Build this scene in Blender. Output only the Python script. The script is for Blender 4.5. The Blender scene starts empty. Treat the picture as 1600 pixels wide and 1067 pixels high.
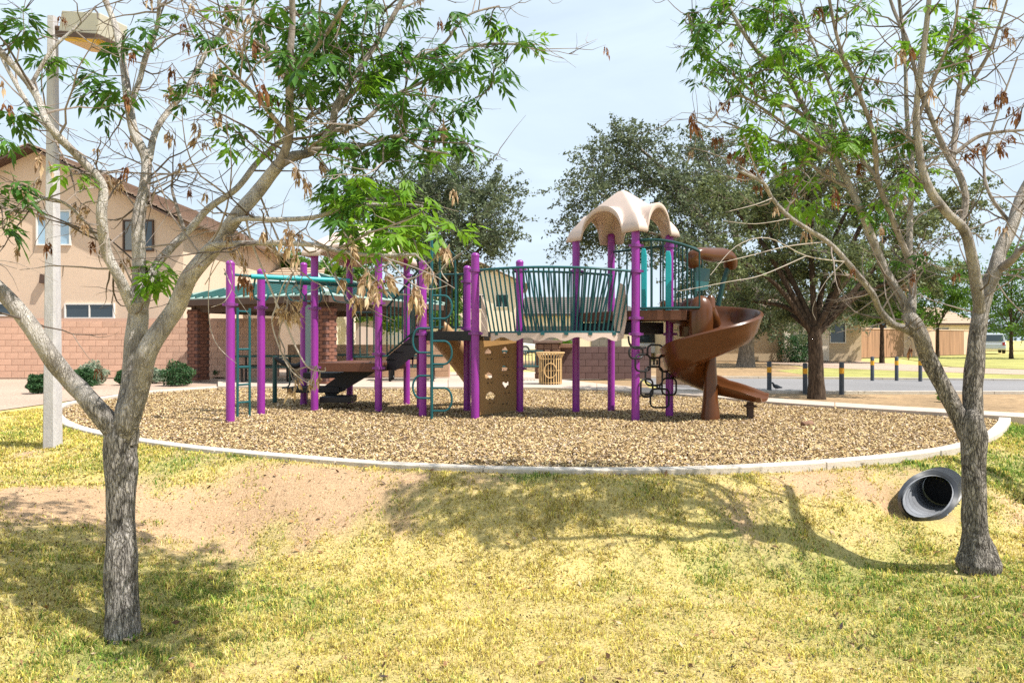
import bpy, bmesh, math, random
import numpy as np
from mathutils import Vector, Matrix, noise as mnoise

random.seed(7); rng = np.random.default_rng(7)
S = bpy.context.scene
C = S.collection
R = math.radians

# ------------------------------------------------------------------ camera
F = 1067.0; EYE = 1.22; HZ = 530.0        # focal length in photo pixels, eye height over the play surface, horizon row
cam_d = bpy.data.cameras.new('camera'); cam = bpy.data.objects.new('camera', cam_d); C.objects.link(cam)
cam_d.sensor_width = 36; cam_d.lens = 36 * F / 1600; cam_d.clip_end = 2000; cam_d.clip_start = 0.05
cam_d.shift_y = -3.5 / 1600
cam.location = (0, 0, EYE); cam.rotation_euler = (R(90), 0, 0)
S.camera = cam

# ------------------------------------------------------------------ sky and sun
SUN_EL = 56.0; SUN_AZ = 113.0             # azimuth measured from +Y towards +X
w = bpy.data.worlds.new('World'); S.world = w; w.use_nodes = True
nt = w.node_tree; nt.nodes.clear()
out = nt.nodes.new('ShaderNodeOutputWorld'); bg = nt.nodes.new('ShaderNodeBackground')
sky = nt.nodes.new('ShaderNodeTexSky'); sky.sky_type = 'NISHITA'; sky.sun_disc = False
sky.sun_elevation = R(SUN_EL); sky.sun_rotation = R(SUN_AZ); sky.air_density = 1.0; sky.dust_density = 1.5; sky.ozone_density = 1.0
tc = nt.nodes.new('ShaderNodeTexCoord'); mp = nt.nodes.new('ShaderNodeMapping')
mp.inputs['Scale'].default_value = (1.2, 1.6, 4.5); mp.inputs['Rotation'].default_value = (0.2, 0.3, 0.4)
nz = nt.nodes.new('ShaderNodeTexNoise'); nz.inputs['Scale'].default_value = 1.7; nz.inputs['Detail'].default_value = 6; nz.inputs['Roughness'].default_value = 0.55; nz.inputs['Distortion'].default_value = 0.6
cr = nt.nodes.new('ShaderNodeValToRGB'); cr.color_ramp.elements[0].position = 0.36; cr.color_ramp.elements[0].color = (0.72,)*3+(1,)
cr.color_ramp.elements[1].position = 0.72; cr.color_ramp.elements[1].color = (0.97,)*3+(1,)
mix = nt.nodes.new('ShaderNodeMix'); mix.data_type = 'RGBA'
mix.inputs['B'].default_value = (8.5, 10.1, 11.6, 1)
L = nt.links.new
L(tc.outputs['Generated'], mp.inputs['Vector']); L(mp.outputs['Vector'], nz.inputs['Vector']); L(nz.outputs['Fac'], cr.inputs['Fac'])
L(cr.outputs['Color'], mix.inputs['Factor']); L(sky.outputs['Color'], mix.inputs['A']); L(mix.outputs['Result'], bg.inputs['Color'])
bg.inputs['Strength'].default_value = 0.066
L(bg.outputs['Background'], out.inputs['Surface'])
sd = bpy.data.lights.new('sun', 'SUN'); sun = bpy.data.objects.new('sun', sd); C.objects.link(sun)
sd.energy = 5.0; sd.angle = R(0.53); sd.color = (1.0, 0.955, 0.88)
sv = Vector((math.sin(R(SUN_AZ))*math.cos(R(SUN_EL)), math.cos(R(SUN_AZ))*math.cos(R(SUN_EL)), math.sin(R(SUN_EL))))
sun.rotation_euler = (-sv).to_track_quat('-Z', 'Y').to_euler(); sun.location = sv * 60
S.view_settings.view_transform = 'Standard'; S.view_settings.look = 'None'
S.view_settings.exposure = 0.66; S.view_settings.gamma = 1.0; S.view_settings.use_curve_mapping = False
S.render.engine = 'CYCLES'; S.cycles.use_denoising = False
S.cycles.max_bounces = 6; S.cycles.diffuse_bounces = 3; S.cycles.transparent_max_bounces = 6
S.cycles.sample_clamp_indirect = 3

# ------------------------------------------------------------------ helpers
def P(x, y, D):                            # a photo pixel at distance D, in metres
    return Vector(((x-800)/F*D, D, EYE + (HZ-y)/F*D))
def G(x, y, z=0.0):                        # a photo pixel on the level z
    D = F*(EYE-z)/(y-HZ); return Vector(((x-800)/F*D, D, z))

class MB:
    def __init__(s): s.v = []; s.f = []
    def add(s, vs, fs):
        o = len(s.v); s.v += [tuple(p) for p in vs]; s.f += [tuple(i+o for i in q) for q in fs]; return s
    def box(s, c, d, rz=0, M=None, taper=1.0):
        x, y, z = d[0]/2, d[1]/2, d[2]/2
        vs = [Vector((sx*x*(taper if sz > 0 else 1), sy*y*(taper if sz > 0 else 1), sz*z)) for sz in (-1, 1) for sy in (-1, 1) for sx in (-1, 1)]
        m = M if M is not None else Matrix.Rotation(rz, 4, 'Z')
        vs = [m @ q + Vector(c) for q in vs]
        return s.add(vs, [(0,2,3,1),(4,5,7,6),(0,1,5,4),(2,6,7,3),(0,4,6,2),(1,3,7,5)])
    def bar(s, a, b, wd, ht, up=(0,0,1)):   # square bar from a to b
        a = Vector(a); b = Vector(b); d = (b-a).normalized(); u = Vector(up)
        if abs(d.dot(u)) > .98: u = Vector((1,0,0))
        x = d.cross(u).normalized(); y = x.cross(d).normalized()
        vs = [p + x*(sx*wd/2) + y*(sy*ht/2) for p in (a, b) for sx, sy in ((-1,-1),(1,-1),(1,1),(-1,1))]
        return s.add(vs, [(3,2,1,0),(4,5,6,7),(0,1,5,4),(1,2,6,5),(2,3,7,6),(3,0,4,7)])
    def tube(s, pts, rad, n=8, caps=True, rough=0.0, seed=0, closed=False, dome=False):
        pts = [Vector(p) for p in pts]; m = len(pts)
        if not hasattr(rad, '__len__'): rad = [rad]*m
        vs = []; up = None
        for i in range(m):
            if closed: t = pts[(i+1) % m] - pts[i-1]
            else: t = pts[min(i+1, m-1)] - pts[max(i-1, 0)]
            if t.length < 1e-9: t = Vector((0,0,1))
            t.normalize()
            if up is None:
                up = Vector((0,0,1)) if abs(t.z) < .9 else Vector((1,0,0))
            x = (up - t*up.dot(t))
            if x.length < 1e-6: x = Vector((1,0,0)) - t*t.x
            x.normalize(); y = t.cross(x); up = x
            for k in range(n):
                a = 2*math.pi*k/n; r = rad[i]
                q = x*math.cos(a) + y*math.sin(a)
                if rough:
                    pp = pts[i] + q*r
                    r *= 1 + rough*(mnoise.noise(Vector((pp.x*9, pp.y*9, pp.z*3.5+seed))) + .5*mnoise.noise(Vector((pp.x*26, pp.y*26, pp.z*7+seed))))
                vs.append(pts[i] + q*r)
        fs = []
        for i in range(m if closed else m-1):
            j = (i+1) % m
            for k in range(n): fs.append((i*n+k, i*n+(k+1) % n, j*n+(k+1) % n, j*n+k))
        if caps and not closed:
            fs.append(tuple(range(n))[::-1]); fs.append(tuple((m-1)*n+k for k in range(n)))
        return s.add(vs, fs)
    def lathe(s, prof, n=16, c=(0,0,0), cap=True):
        c = Vector(c); vs = []
        for r, z in prof:
            for k in range(n):
                a = 2*math.pi*k/n; vs.append(c + Vector((r*math.cos(a), r*math.sin(a), z)))
        fs = [(i*n+k, i*n+(k+1) % n, (i+1)*n+(k+1) % n, (i+1)*n+k) for i in range(len(prof)-1) for k in range(n)]
        if cap: fs.append(tuple(range(n))[::-1]); fs.append(tuple((len(prof)-1)*n+k for k in range(n)))
        return s.add(vs, fs)
    def prism(s, poly, z0, z1):            # horizontal polygon pulled up
        n = len(poly)
        vs = [(p[0], p[1], z0) for p in poly] + [(p[0], p[1], z1) for p in poly]
        return s.add(vs, [tuple(range(n))[::-1], tuple(range(n, 2*n))] + [(i, (i+1) % n, n+(i+1) % n, n+i) for i in range(n)])
    def extr(s, poly, off):                # polygon in space pulled along off
        n = len(poly); off = Vector(off); vs = [Vector(p) for p in poly] + [Vector(p)+off for p in poly]
        return s.add(vs, [tuple(range(n))[::-1], tuple(range(n, 2*n))] + [(i, (i+1) % n, n+(i+1) % n, n+i) for i in range(n)])
    def mesh(s, name, mat, smooth=False):
        me = bpy.data.meshes.new(name); me.from_pydata(s.v, [], s.f); me.update()
        bm = bmesh.new(); bm.from_mesh(me); bmesh.ops.recalc_face_normals(bm, faces=bm.faces); bm.to_mesh(me); bm.free()
        me.materials.append(mat)
        if smooth:
            me.polygons.foreach_set('use_smooth', [True]*len(me.polygons))
            try: me.set_sharp_from_angle(angle=R(40))
            except Exception: pass
        return me
    def build(s, name, mat, parent=None, smooth=False, bevel=0):
        o = bpy.data.objects.new(name, s.mesh(name, mat, smooth)); C.objects.link(o)
        if parent: o.parent = parent
        if bevel:
            b = o.modifiers.new('bevel', 'BEVEL'); b.width = bevel; b.segments = 2; b.limit_method = 'ANGLE'
        return o

def place(name, me, parent, loc=(0,0,0), rot=(0,0,0), scale=(1,1,1)):
    o = bpy.data.objects.new(name, me); C.objects.link(o); o.parent = parent
    o.location = loc; o.rotation_euler = rot; o.scale = scale; return o
def tag(o, label=None, cat=None, group=None, kind=None):
    if label: o['label'] = label
    if cat: o['category'] = cat
    if group: o['group'] = group
    if kind: o['kind'] = kind
    return o
def empty(name, loc=(0,0,0), rz=0, label=None, cat=None, group=None):
    o = bpy.data.objects.new(name, None); C.objects.link(o); o.location = loc; o.rotation_euler = (0,0,rz)
    o.empty_display_size = .2
    return tag(o, label, cat, group)
def smooth_path(pts, k=4):
    pts = [Vector(p) for p in pts]; outp = []
    for i in range(len(pts)-1):
        p0 = pts[max(i-1,0)]; p1 = pts[i]; p2 = pts[i+1]; p3 = pts[min(i+2,len(pts)-1)]
        for j in range(k):
            t = j/k
            outp.append(.5*((2*p1) + (-p0+p2)*t + (2*p0-5*p1+4*p2-p3)*t*t + (-p0+3*p1-3*p2+p3)*t**3))
    outp.append(pts[-1]); return outp
def npmesh(name, V, Fc, mat, parent=None, cols=None, quads=True, smooth=False):
    me = bpy.data.meshes.new(name); k = Fc.shape[1]
    me.vertices.add(len(V)); me.vertices.foreach_set('co', V.astype(np.float32).ravel())
    me.loops.add(Fc.size); me.loops.foreach_set('vertex_index', Fc.astype(np.int32).ravel())
    me.polygons.add(len(Fc)); me.polygons.foreach_set('loop_start', np.arange(0, Fc.size, k, dtype=np.int32))
    me.update(calc_edges=True)
    if cols is not None:
        at = me.color_attributes.new('Col', 'FLOAT_COLOR', 'POINT')
        c4 = np.ones((len(V), 4), np.float32); c4[:, :cols.shape[1]] = cols; at.data.foreach_set('color', c4.ravel())
    if smooth: me.polygons.foreach_set('use_smooth', [True]*len(me.polygons))
    me.materials.append(mat)
    o = bpy.data.objects.new(name, me); C.objects.link(o)
    if parent: o.parent = parent
    return o

# value noise in numpy
_perm = rng.random((256, 256))
def vnoise(x, y, s=1.0, o=0):
    x = np.asarray(x)*s + 37.1*o + 500; y = np.asarray(y)*s + 91.7*o + 500
    xi = np.floor(x).astype(int); yi = np.floor(y).astype(int); fx = x-xi; fy = y-yi
    fx = fx*fx*(3-2*fx); fy = fy*fy*(3-2*fy)
    g = lambda a, b: _perm[a % 256, b % 256]
    return (g(xi,yi)*(1-fx)+g(xi+1,yi)*fx)*(1-fy) + (g(xi,yi+1)*(1-fx)+g(xi+1,yi+1)*fx)*fy
def fbm(x, y, s, o=0, n=4):
    a = 0; amp = .5; tot = 0
    for i in range(n): a = a + amp*vnoise(x, y, s*2**i, o+i*3); tot += amp; amp *= .55
    return a/tot
sstep = lambda t: np.clip(t, 0, 1)**2*(3-2*np.clip(t, 0, 1))

# ------------------------------------------------------------------ materials
def newmat(name):
    m = bpy.data.materials.new(name); m.use_nodes = True; n = m.node_tree
    return m, n, n.nodes['Principled BSDF'], n.links.new
def setspec(b, v):
    for k in ('Specular IOR Level', 'Specular'):
        if k in b.inputs: b.inputs[k].default_value = v; return
def mat(name, col, rough=.6, var=.12, scale=6, bump=0, bscale=40, metal=0, spec=.4, stretch=(1,1,1), objrand=0, var2=0, scale2=.6, coat=0):
    m, n, b, L = newmat(name); N = n.nodes
    b.inputs['Roughness'].default_value = rough; b.inputs['Metallic'].default_value = metal; setspec(b, spec)
    if coat: b.inputs['Coat Weight'].default_value = coat; b.inputs['Coat Roughness'].default_value = .15
    tc = N.new('ShaderNodeTexCoord'); mp = N.new('ShaderNodeMapping'); mp.inputs['Scale'].default_value = stretch
    L(tc.outputs['Object'], mp.inputs['Vector'])
    nz = N.new('ShaderNodeTexNoise'); nz.inputs['Scale'].default_value = scale; nz.inputs['Detail'].default_value = 6; nz.inputs['Roughness'].default_value = .65
    L(mp.outputs['Vector'], nz.inputs['Vector'])
    mr = N.new('ShaderNodeMapRange'); mr.inputs['From Min'].default_value = .3; mr.inputs['From Max'].default_value = .7
    mr.inputs['To Min'].default_value = 1-var; mr.inputs['To Max'].default_value = 1+var
    L(nz.outputs['Fac'], mr.inputs['Value']); fac = mr.outputs['Result']
    def mul(a, bb):
        q = N.new('ShaderNodeMath'); q.operation = 'MULTIPLY'; L(a, q.inputs[0]); L(bb, q.inputs[1]); return q.outputs[0]
    if var2:
        n2 = N.new('ShaderNodeTexNoise'); n2.inputs['Scale'].default_value = scale2; n2.inputs['Detail'].default_value = 4; L(tc.outputs['Object'], n2.inputs['Vector'])
        m2 = N.new('ShaderNodeMapRange'); m2.inputs['From Min'].default_value = .3; m2.inputs['From Max'].default_value = .7
        m2.inputs['To Min'].default_value = 1-var2; m2.inputs['To Max'].default_value = 1+var2
        L(n2.outputs['Fac'], m2.inputs['Value']); fac = mul(fac, m2.outputs['Result'])
    if objrand:
        oi = N.new('ShaderNodeObjectInfo'); m3 = N.new('ShaderNodeMapRange'); m3.inputs['To Min'].default_value = 1-objrand; m3.inputs['To Max'].default_value = 1+objrand
        L(oi.outputs['Random'], m3.inputs['Value']); fac = mul(fac, m3.outputs['Result'])
    vm = N.new('ShaderNodeVectorMath'); vm.operation = 'SCALE'; vm.inputs[0].default_value = col[:3]; L(fac, vm.inputs['Scale'])
    L(vm.outputs['Vector'], b.inputs['Base Color'])
    if bump:
        nb = N.new('ShaderNodeTexNoise'); nb.inputs['Scale'].default_value = bscale; nb.inputs['Detail'].default_value = 5; L(mp.outputs['Vector'], nb.inputs['Vector'])
        bp = N.new('ShaderNodeBump'); bp.inputs['Strength'].default_value = bump; bp.inputs['Distance'].default_value = .02
        L(nb.outputs['Fac'], bp.inputs['Height']); L(bp.outputs['Normal'], b.inputs['Normal'])
    return m
def bark(name, c1, c2, scale=14, bump=.9, stretch=(1,1,.22), cell=.34, up=None):
    m, n, b, L = newmat(name); N = n.nodes; b.inputs['Roughness'].default_value = .9; setspec(b, .15)
    tc = N.new('ShaderNodeTexCoord'); mp = N.new('ShaderNodeMapping'); mp.inputs['Scale'].default_value = stretch
    L(tc.outputs['Object'], mp.inputs['Vector'])
    nz = N.new('ShaderNodeTexNoise'); nz.inputs['Scale'].default_value = scale*2.2; nz.inputs['Detail'].default_value = 8; nz.inputs['Roughness'].default_value = .75; nz.inputs['Distortion'].default_value = .8
    L(mp.outputs['Vector'], nz.inputs['Vector'])
    vo = N.new('ShaderNodeTexVoronoi'); vo.feature = 'DISTANCE_TO_EDGE'; vo.inputs['Scale'].default_value = scale*3.2
    wn = N.new('ShaderNodeTexNoise'); wn.inputs['Scale'].default_value = scale*1.1; wn.inputs['Detail'].default_value = 4; L(mp.outputs['Vector'], wn.inputs['Vector'])
    wv = N.new('ShaderNodeVectorMath'); wv.operation = 'MULTIPLY_ADD'; wv.inputs[1].default_value = (.16,.16,.16); L(wn.outputs['Color'], wv.inputs[0]); L(mp.outputs['Vector'], wv.inputs[2]); L(wv.outputs['Vector'], vo.inputs['Vector'])
    mr = N.new('ShaderNodeMapRange'); mr.inputs['From Max'].default_value = .22; L(vo.outputs['Distance'], mr.inputs['Value'])
    mu = N.new('ShaderNodeMath'); mu.operation = 'MULTIPLY'; L(nz.outputs['Fac'], mu.inputs[0])
    ad = N.new('ShaderNodeMath'); ad.operation = 'MULTIPLY_ADD'; ad.inputs[1].default_value = cell; ad.inputs[2].default_value = 1.07-cell; L(mr.outputs['Result'], ad.inputs[0]); L(ad.outputs[0], mu.inputs[1])
    r = N.new('ShaderNodeValToRGB'); e = r.color_ramp.elements
    e[0].position = .28; e[0].color = (*c1, 1); e[1].position = .62; e[1].color = (*c2, 1)
    L(mu.outputs[0], r.inputs['Fac']); colo = r.outputs['Color']
    if up:
        r2 = N.new('ShaderNodeValToRGB'); e2 = r2.color_ramp.elements; e2[0].position = .22; e2[0].color = (*up[0],1); e2[1].position = .55; e2[1].color = (*up[1],1)
        sn = N.new('ShaderNodeTexNoise'); sn.inputs['Scale'].default_value = 9; sn.inputs['Detail'].default_value = 6; L(tc.outputs['Object'], sn.inputs['Vector']); L(sn.outputs['Fac'], r2.inputs['Fac'])
        sp_ = N.new('ShaderNodeSeparateXYZ'); L(tc.outputs['Object'], sp_.inputs['Vector'])
        ad2 = N.new('ShaderNodeMath'); ad2.operation = 'MULTIPLY_ADD'; ad2.inputs[1].default_value = .8; L(sn.outputs['Fac'], ad2.inputs[0]); L(sp_.outputs['Z'], ad2.inputs[2])
        mz_ = N.new('ShaderNodeMapRange'); mz_.inputs['From Min'].default_value = up[2]+.4; mz_.inputs['From Max'].default_value = up[3]+.4; L(ad2.outputs[0], mz_.inputs['Value'])
        mc = N.new('ShaderNodeMix'); mc.data_type = 'RGBA'; L(mz_.outputs['Result'], mc.inputs['Factor']); L(colo, mc.inputs['A']); L(r2.outputs['Color'], mc.inputs['B']); colo = mc.outputs['Result']
    L(colo, b.inputs['Base Color'])
    bp = N.new('ShaderNodeBump'); bp.inputs['Strength'].default_value = bump; bp.inputs['Distance'].default_value = .03
    L(mu.outputs[0], bp.inputs['Height']); L(bp.outputs['Normal'], b.inputs['Normal'])
    return m
def leafmat(name, c1, c2, trans=.45, rough=.45, objr=0):
    m, n, b, L = newmat(name); N = n.nodes; b.inputs['Roughness'].default_value = rough; setspec(b, .35)
    ge = N.new('ShaderNodeNewGeometry'); r = N.new('ShaderNodeValToRGB'); e = r.color_ramp.elements
    e[0].color = (*c1, 1); e[1].color = (*c2, 1)
    fac = ge.outputs['Random Per Island']
    if objr:
        oi = N.new('ShaderNodeObjectInfo'); mm = N.new('ShaderNodeMath'); mm.operation = 'MULTIPLY_ADD'; mm.inputs[1].default_value = objr
        ms = N.new('ShaderNodeMath'); ms.operation = 'MULTIPLY'; ms.inputs[1].default_value = 1-objr
        L(fac, ms.inputs[0]); L(oi.outputs['Random'], mm.inputs[0]); L(ms.outputs[0], mm.inputs[2]); fac = mm.outputs[0]
    L(fac, r.inputs['Fac']); L(r.outputs['Color'], b.inputs['Base Color'])
    tr = N.new('ShaderNodeBsdfTranslucent'); mx = N.new('ShaderNodeMixShader'); mx.inputs['Fac'].default_value = trans
    L(r.outputs['Color'], tr.inputs['Color']); L(b.outputs['BSDF'], mx.inputs[1]); L(tr.outputs['BSDF'], mx.inputs[2])
    L(mx.outputs['Shader'], N['Material Output'].inputs['Surface']); return m
def attrmat(name, rough=.9, trans=0, bump=0, bscale=60, detail=0, dscale=30):
    m, n, b, L = newmat(name); N = n.nodes; b.inputs['Roughness'].default_value = rough; setspec(b, .12)
    at = N.new('ShaderNodeVertexColor'); at.layer_name = 'Col'; col = at.outputs['Color']
    if detail:
        tc = N.new('ShaderNodeTexCoord'); nz = N.new('ShaderNodeTexNoise'); nz.inputs['Scale'].default_value = dscale; nz.inputs['Detail'].default_value = 7; nz.inputs['Roughness'].default_value = .75
        L(tc.outputs['Object'], nz.inputs['Vector'])
        mr = N.new('ShaderNodeMapRange'); mr.inputs['From Min'].default_value = .3; mr.inputs['From Max'].default_value = .7; mr.inputs['To Min'].default_value = 1-detail; mr.inputs['To Max'].default_value = 1+detail
        L(nz.outputs['Fac'], mr.inputs['Value'])
        vm = N.new('ShaderNodeVectorMath'); vm.operation = 'SCALE'; L(col, vm.inputs[0]); L(mr.outputs['Result'], vm.inputs['Scale']); col = vm.outputs['Vector']
        if bump:
            bp = N.new('ShaderNodeBump'); bp.inputs['Strength'].default_value = bump; bp.inputs['Distance'].default_value = .02; L(nz.outputs['Fac'], bp.inputs['Height']); L(bp.outputs['Normal'], b.inputs['Normal'])
    L(col, b.inputs['Base Color'])
    if trans:
        tr = N.new('ShaderNodeBsdfTranslucent'); mx = N.new('ShaderNodeMixShader'); mx.inputs['Fac'].default_value = trans
        L(col, tr.inputs['Color']); L(b.outputs['BSDF'], mx.inputs[1]); L(tr.outputs['BSDF'], mx.inputs[2]); L(mx.outputs['Shader'], N['Material Output'].inputs['Surface'])
    return m
def glass(name, col=(.03,.045,.055)):
    return mat(name, col, rough=.06, var=.1, scale=.7, spec=.9)

M = dict(
    purple=mat('purple_powder_coat', (.25,.026,.265), .32, .05, 3, spec=.5, var2=.08, scale2=1.2),
    purple_dark=mat('purple_collar', (.20,.04,.215), .35, .05, 8),
    teal=mat('teal_powder_coat', (.007,.085,.095), .3, .08, 4, spec=.5),
    teal_bright=mat('teal_panel', (.012,.30,.33), .38, .06, 3),
    green_dark=mat('dark_green_coat', (.008,.05,.048), .35, .08, 5),
    brown_deck=mat('brown_deck_rubber', (.12,.045,.022), .6, .15, 20, bump=.2, bscale=150),
    black=mat('black_rubber', (.012,.012,.013), .55, .2, 14, bump=.1),
    slide=mat('brown_slide_plastic', (.10,.033,.009), .27, .08, 2.5, spec=.45, var2=.1, scale2=.8),
    beige=mat('beige_roof_plastic', (.60,.47,.40), .5, .05, 2.5, bump=.05, bscale=60, var2=.07, scale2=1.5),
    tan_panel=mat('tan_climber_plastic', (.30,.17,.062), .5, .08, 5),
    greypanel=mat('weathered_grey_green_panel', (.24,.33,.33), .6, .22, 8, stretch=(1,1,.15)),
    steel=mat('galvanised_steel', (.45,.44,.42), .4, .1, 8, metal=.6),
    concrete=mat('concrete', (.54,.475,.40), .85, .12, 6, bump=.25, bscale=60, var2=.12, scale2=.5, objrand=.05),
    pathc=mat('path_concrete', (.48,.385,.31), .85, .09, 5, bump=.2, bscale=60, var2=.1, scale2=.4, objrand=.05),
    asphalt=mat('asphalt', (.21,.20,.20), .85, .2, 30, bump=.3, bscale=120, var2=.12, scale2=.3),
    gravel=mat('tan_gravel', (.43,.31,.235), .95, .42, 22, bump=.9, bscale=45, var2=.1, scale2=.4),
    brown_soil=mat('brown_soil', (.32,.21,.11), .95, .35, 9, bump=.8, bscale=30, var2=.25, scale2=.5),
    stucco=mat('peach_stucco', (.64,.485,.36), .9, .05, 8, bump=.35, bscale=60, var2=.06, scale2=.35),
    stucco_tan=mat('tan_stucco', (.52,.40,.26), .9, .06, 6, bump=.3, bscale=60, var2=.08, scale2=.3),
    stucco_cream=mat('cream_stucco', (.74,.63,.50), .9, .05, 6, bump=.3, bscale=60, var2=.06, scale2=.3),
    stucco_mauve=mat('mauve_stucco', (.36,.28,.25), .9, .05, 6, var2=.06, scale2=.3),
    fascia=mat('dark_brown_fascia', (.085,.05,.035), .7, .15, 6),
    trim=mat('white_trim', (.72,.69,.64), .6, .05, 5),
    block=mat('terracotta_block', (.58,.36,.255), .92, .1, 9, bump=.5, bscale=70, objrand=.07, var2=.06, scale2=.25),
    mortar=mat('mortar', (.50,.32,.24), .95, .1, 12),
    block_tan=mat('tan_block', (.46,.29,.18), .92, .16, 7, bump=.5, bscale=70, objrand=.1, stretch=(1,1,.5)),
    block_shaded=mat('shade_toned_block', (.13,.078,.072), .92, .12, 7, bump=.4, bscale=70, objrand=.07),  # dark plum tone carries the shade over this stretch of low wall
    mortar_dark=mat('plum_mortar', (.115,.06,.05), .95, .1, 12),
    brick=mat('red_brown_brick', (.20,.085,.055), .9, .15, 9, bump=.4, bscale=60, objrand=.12),
    roof_green=mat('green_metal_roof', (.36,.48,.43), .35, .06, 3, spec=.5),
    rib_green=mat('dark_green_seam', (.02,.08,.075), .4, .08, 4),
    tile=mat('tan_roof_tile', (.42,.31,.22), .85, .15, 12, bump=.3, bscale=50, objrand=.08),
    tile_brown=mat('brown_roof_tile', (.30,.21,.16), .85, .15, 12, bump=.3, bscale=50, objrand=.08),
    glass=glass('dark_window_glass'), glass_sky=glass('sky_painted_glass', (.32,.46,.58)),  # pale blue base colour paints the reflected sky into the pane
    carglass=glass('car_glass', (.02,.03,.035)),
    silver=mat('silver_car_paint', (.55,.56,.57), .25, .02, 3, metal=.3, coat=.8),
    white=mat('white_car_paint', (.75,.75,.74), .25, .02, 3, coat=.8),
    navy=mat('navy_car_paint', (.02,.03,.06), .2, .02, 3, coat=.9),
    tyre=mat('tyre_rubber', (.02,.02,.02), .8, .2, 20),
    bollard=mat('dark_blue_grey_bollard', (.06,.07,.085), .6, .15, 8), yellow=mat('yellow_band', (.75,.36,.02), .5, .06, 8),
    pole=mat('grey_concrete_pole', (.44,.42,.42), .85, .13, 22, bump=.3, bscale=90, stretch=(1,1,.35), var2=.07, scale2=1),
    lampbox=mat('beige_lamp_housing', (.48,.45,.37), .5, .05, 5), lens=mat('amber_lamp_lens', (.55,.33,.05), .25, .05, 5),
    trash=mat('tan_bin_slats', (.58,.38,.17), .5, .08, 6), stone=mat('brown_field_stone', (.22,.12,.075), .9, .25, 8, bump=.5, bscale=30, objrand=.25),
    pipe=mat('black_corrugated_plastic', (.028,.03,.036), .38, .3, 9), pipe_in=mat('glare_toned_lining', (.17,.175,.19), .32, .25, 7),  # lining lightened to grey to imitate sun glare on black plastic
    bark=bark('grey_ash_bark', (.048,.042,.038), (.54,.495,.455), cell=.46, bump=1.0, up=((.20,.165,.145),(.60,.55,.50),1.15,2.1)),
    bark_r=bark('grey_brown_bark', (.040,.034,.029), (.45,.40,.35), cell=.46, bump=1.0, up=((.15,.125,.105),(.50,.45,.40),1.5,2.6)),
    bark_limb=bark('pale_limb_bark', (.22,.19,.17), (.66,.61,.56), scale=8, bump=.35, stretch=(1,1,.6), cell=.06),
    bark_dark=bark('dark_limb_bark', (.085,.068,.058), (.36,.31,.27), scale=8, bump=.4, stretch=(1,1,.6), cell=.08),
    bark_far=bark('dark_far_bark', (.02,.013,.009), (.11,.075,.05), scale=6, bump=.6),
    bark_far2=bark('pale_far_bark', (.09,.075,.06), (.34,.28,.22), scale=5, bump=.6),
    twig=mat('dry_twig', (.27,.22,.19), .85, .3, 8), twig_dark=mat('dark_twig', (.11,.085,.07), .85, .3, 8), twig_pale=mat('bleached_twig', (.42,.36,.31), .85, .2, 8),
    leaf=leafmat('ash_leaf', (.022,.075,.012), (.10,.24,.022), .38, objr=.35),
    leaf_bright=leafmat('young_ash_leaf', (.10,.25,.014), (.25,.42,.035), .5, objr=.4),
    leaf_dead=leafmat('dead_leaf', (.26,.15,.08), (.66,.50,.32), .25, .8),
    leaf_rust=leafmat('rust_dead_leaf', (.12,.045,.02), (.36,.17,.07), .25, .8),
    leaf_far=leafmat('olive_far_leaf', (.050,.075,.028), (.25,.29,.115), .35, .6),
    leaf_far_d=leafmat('dark_far_leaf', (.040,.060,.032), (.20,.24,.12), .35, .6),
    leaf_green=leafmat('sunny_green_leaf', (.045,.12,.014), (.17,.30,.035), .42, .5),
    leaf_shrub=leafmat('dark_shrub_leaf', (.018,.060,.022), (.07,.15,.05), .3, .5),
    leaf_sage=leafmat('sage_shrub_leaf', (.14,.20,.13), (.36,.42,.30), .3, .7),
    blade=attrmat('dry_grass_blade', .8, .35), soil=attrmat('lawn_soil', .95, 0, .9, 60, .45, 55), chip=attrmat('wood_chip', .9), mulch=attrmat('mulch_base', .95, 0, .8, 60, .4, 60),
)

# ------------------------------------------------------------------ plan of the ground
FRONT = [(95,640),(96,650),(112,662),(150,674),(215,686),(300,698),(400,708),(480,715),(600,724),(740,730.5),(840,733),(960,734),(1100,731.5),(1250,724),(1400,711),(1490,697),(1540,679),(1560,662),(1563,654)]
BACK = [(1484,648.5),(1340,640),(1200,630.5),(1080,620),(960,612.5),(850,608),(700,607),(600,607),(470,606),(340,606),(240,613),(170,622),(115,631)]
fr = [G(x, y) for x, y in FRONT]; bk = [G(x, y) for x, y in BACK]
fr_s = smooth_path(fr, 3); bk_s = smooth_path(bk, 3)
ring = fr_s + bk_s
ring_np = np.array([(p.x, p.y) for p in ring])
def inside(x, y):
    x = np.asarray(x, float); y = np.asarray(y, float); r = np.zeros(x.shape, bool); n = len(ring_np); j = n-1
    for i in range(n):
        xi, yi = ring_np[i]; xj, yj = ring_np[j]
        with np.errstate(divide='ignore', invalid='ignore'):
            c = ((yi > y) != (yj > y)) & (x < (xj-xi)*(y-yi)/(yj-yi+1e-12)+xi)
        r ^= c; j = i
    return r
fr_np = np.array([(p.x, p.y) for p in fr_s])
def dist_front(x, y):
    x = np.asarray(x, float); y = np.asarray(y, float); d = np.full(x.shape, 1e9)
    for i in range(len(fr_np)-1):
        a = fr_np[i]; b = fr_np[i+1]; ab = b-a; t = np.clip(((x-a[0])*ab[0]+(y-a[1])*ab[1])/(ab@ab), 0, 1)
        d = np.minimum(d, np.hypot(x-a[0]-t*ab[0], y-a[1]-t*ab[1]))
    return d
PIPE = P(1447,776,6.1)
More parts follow.
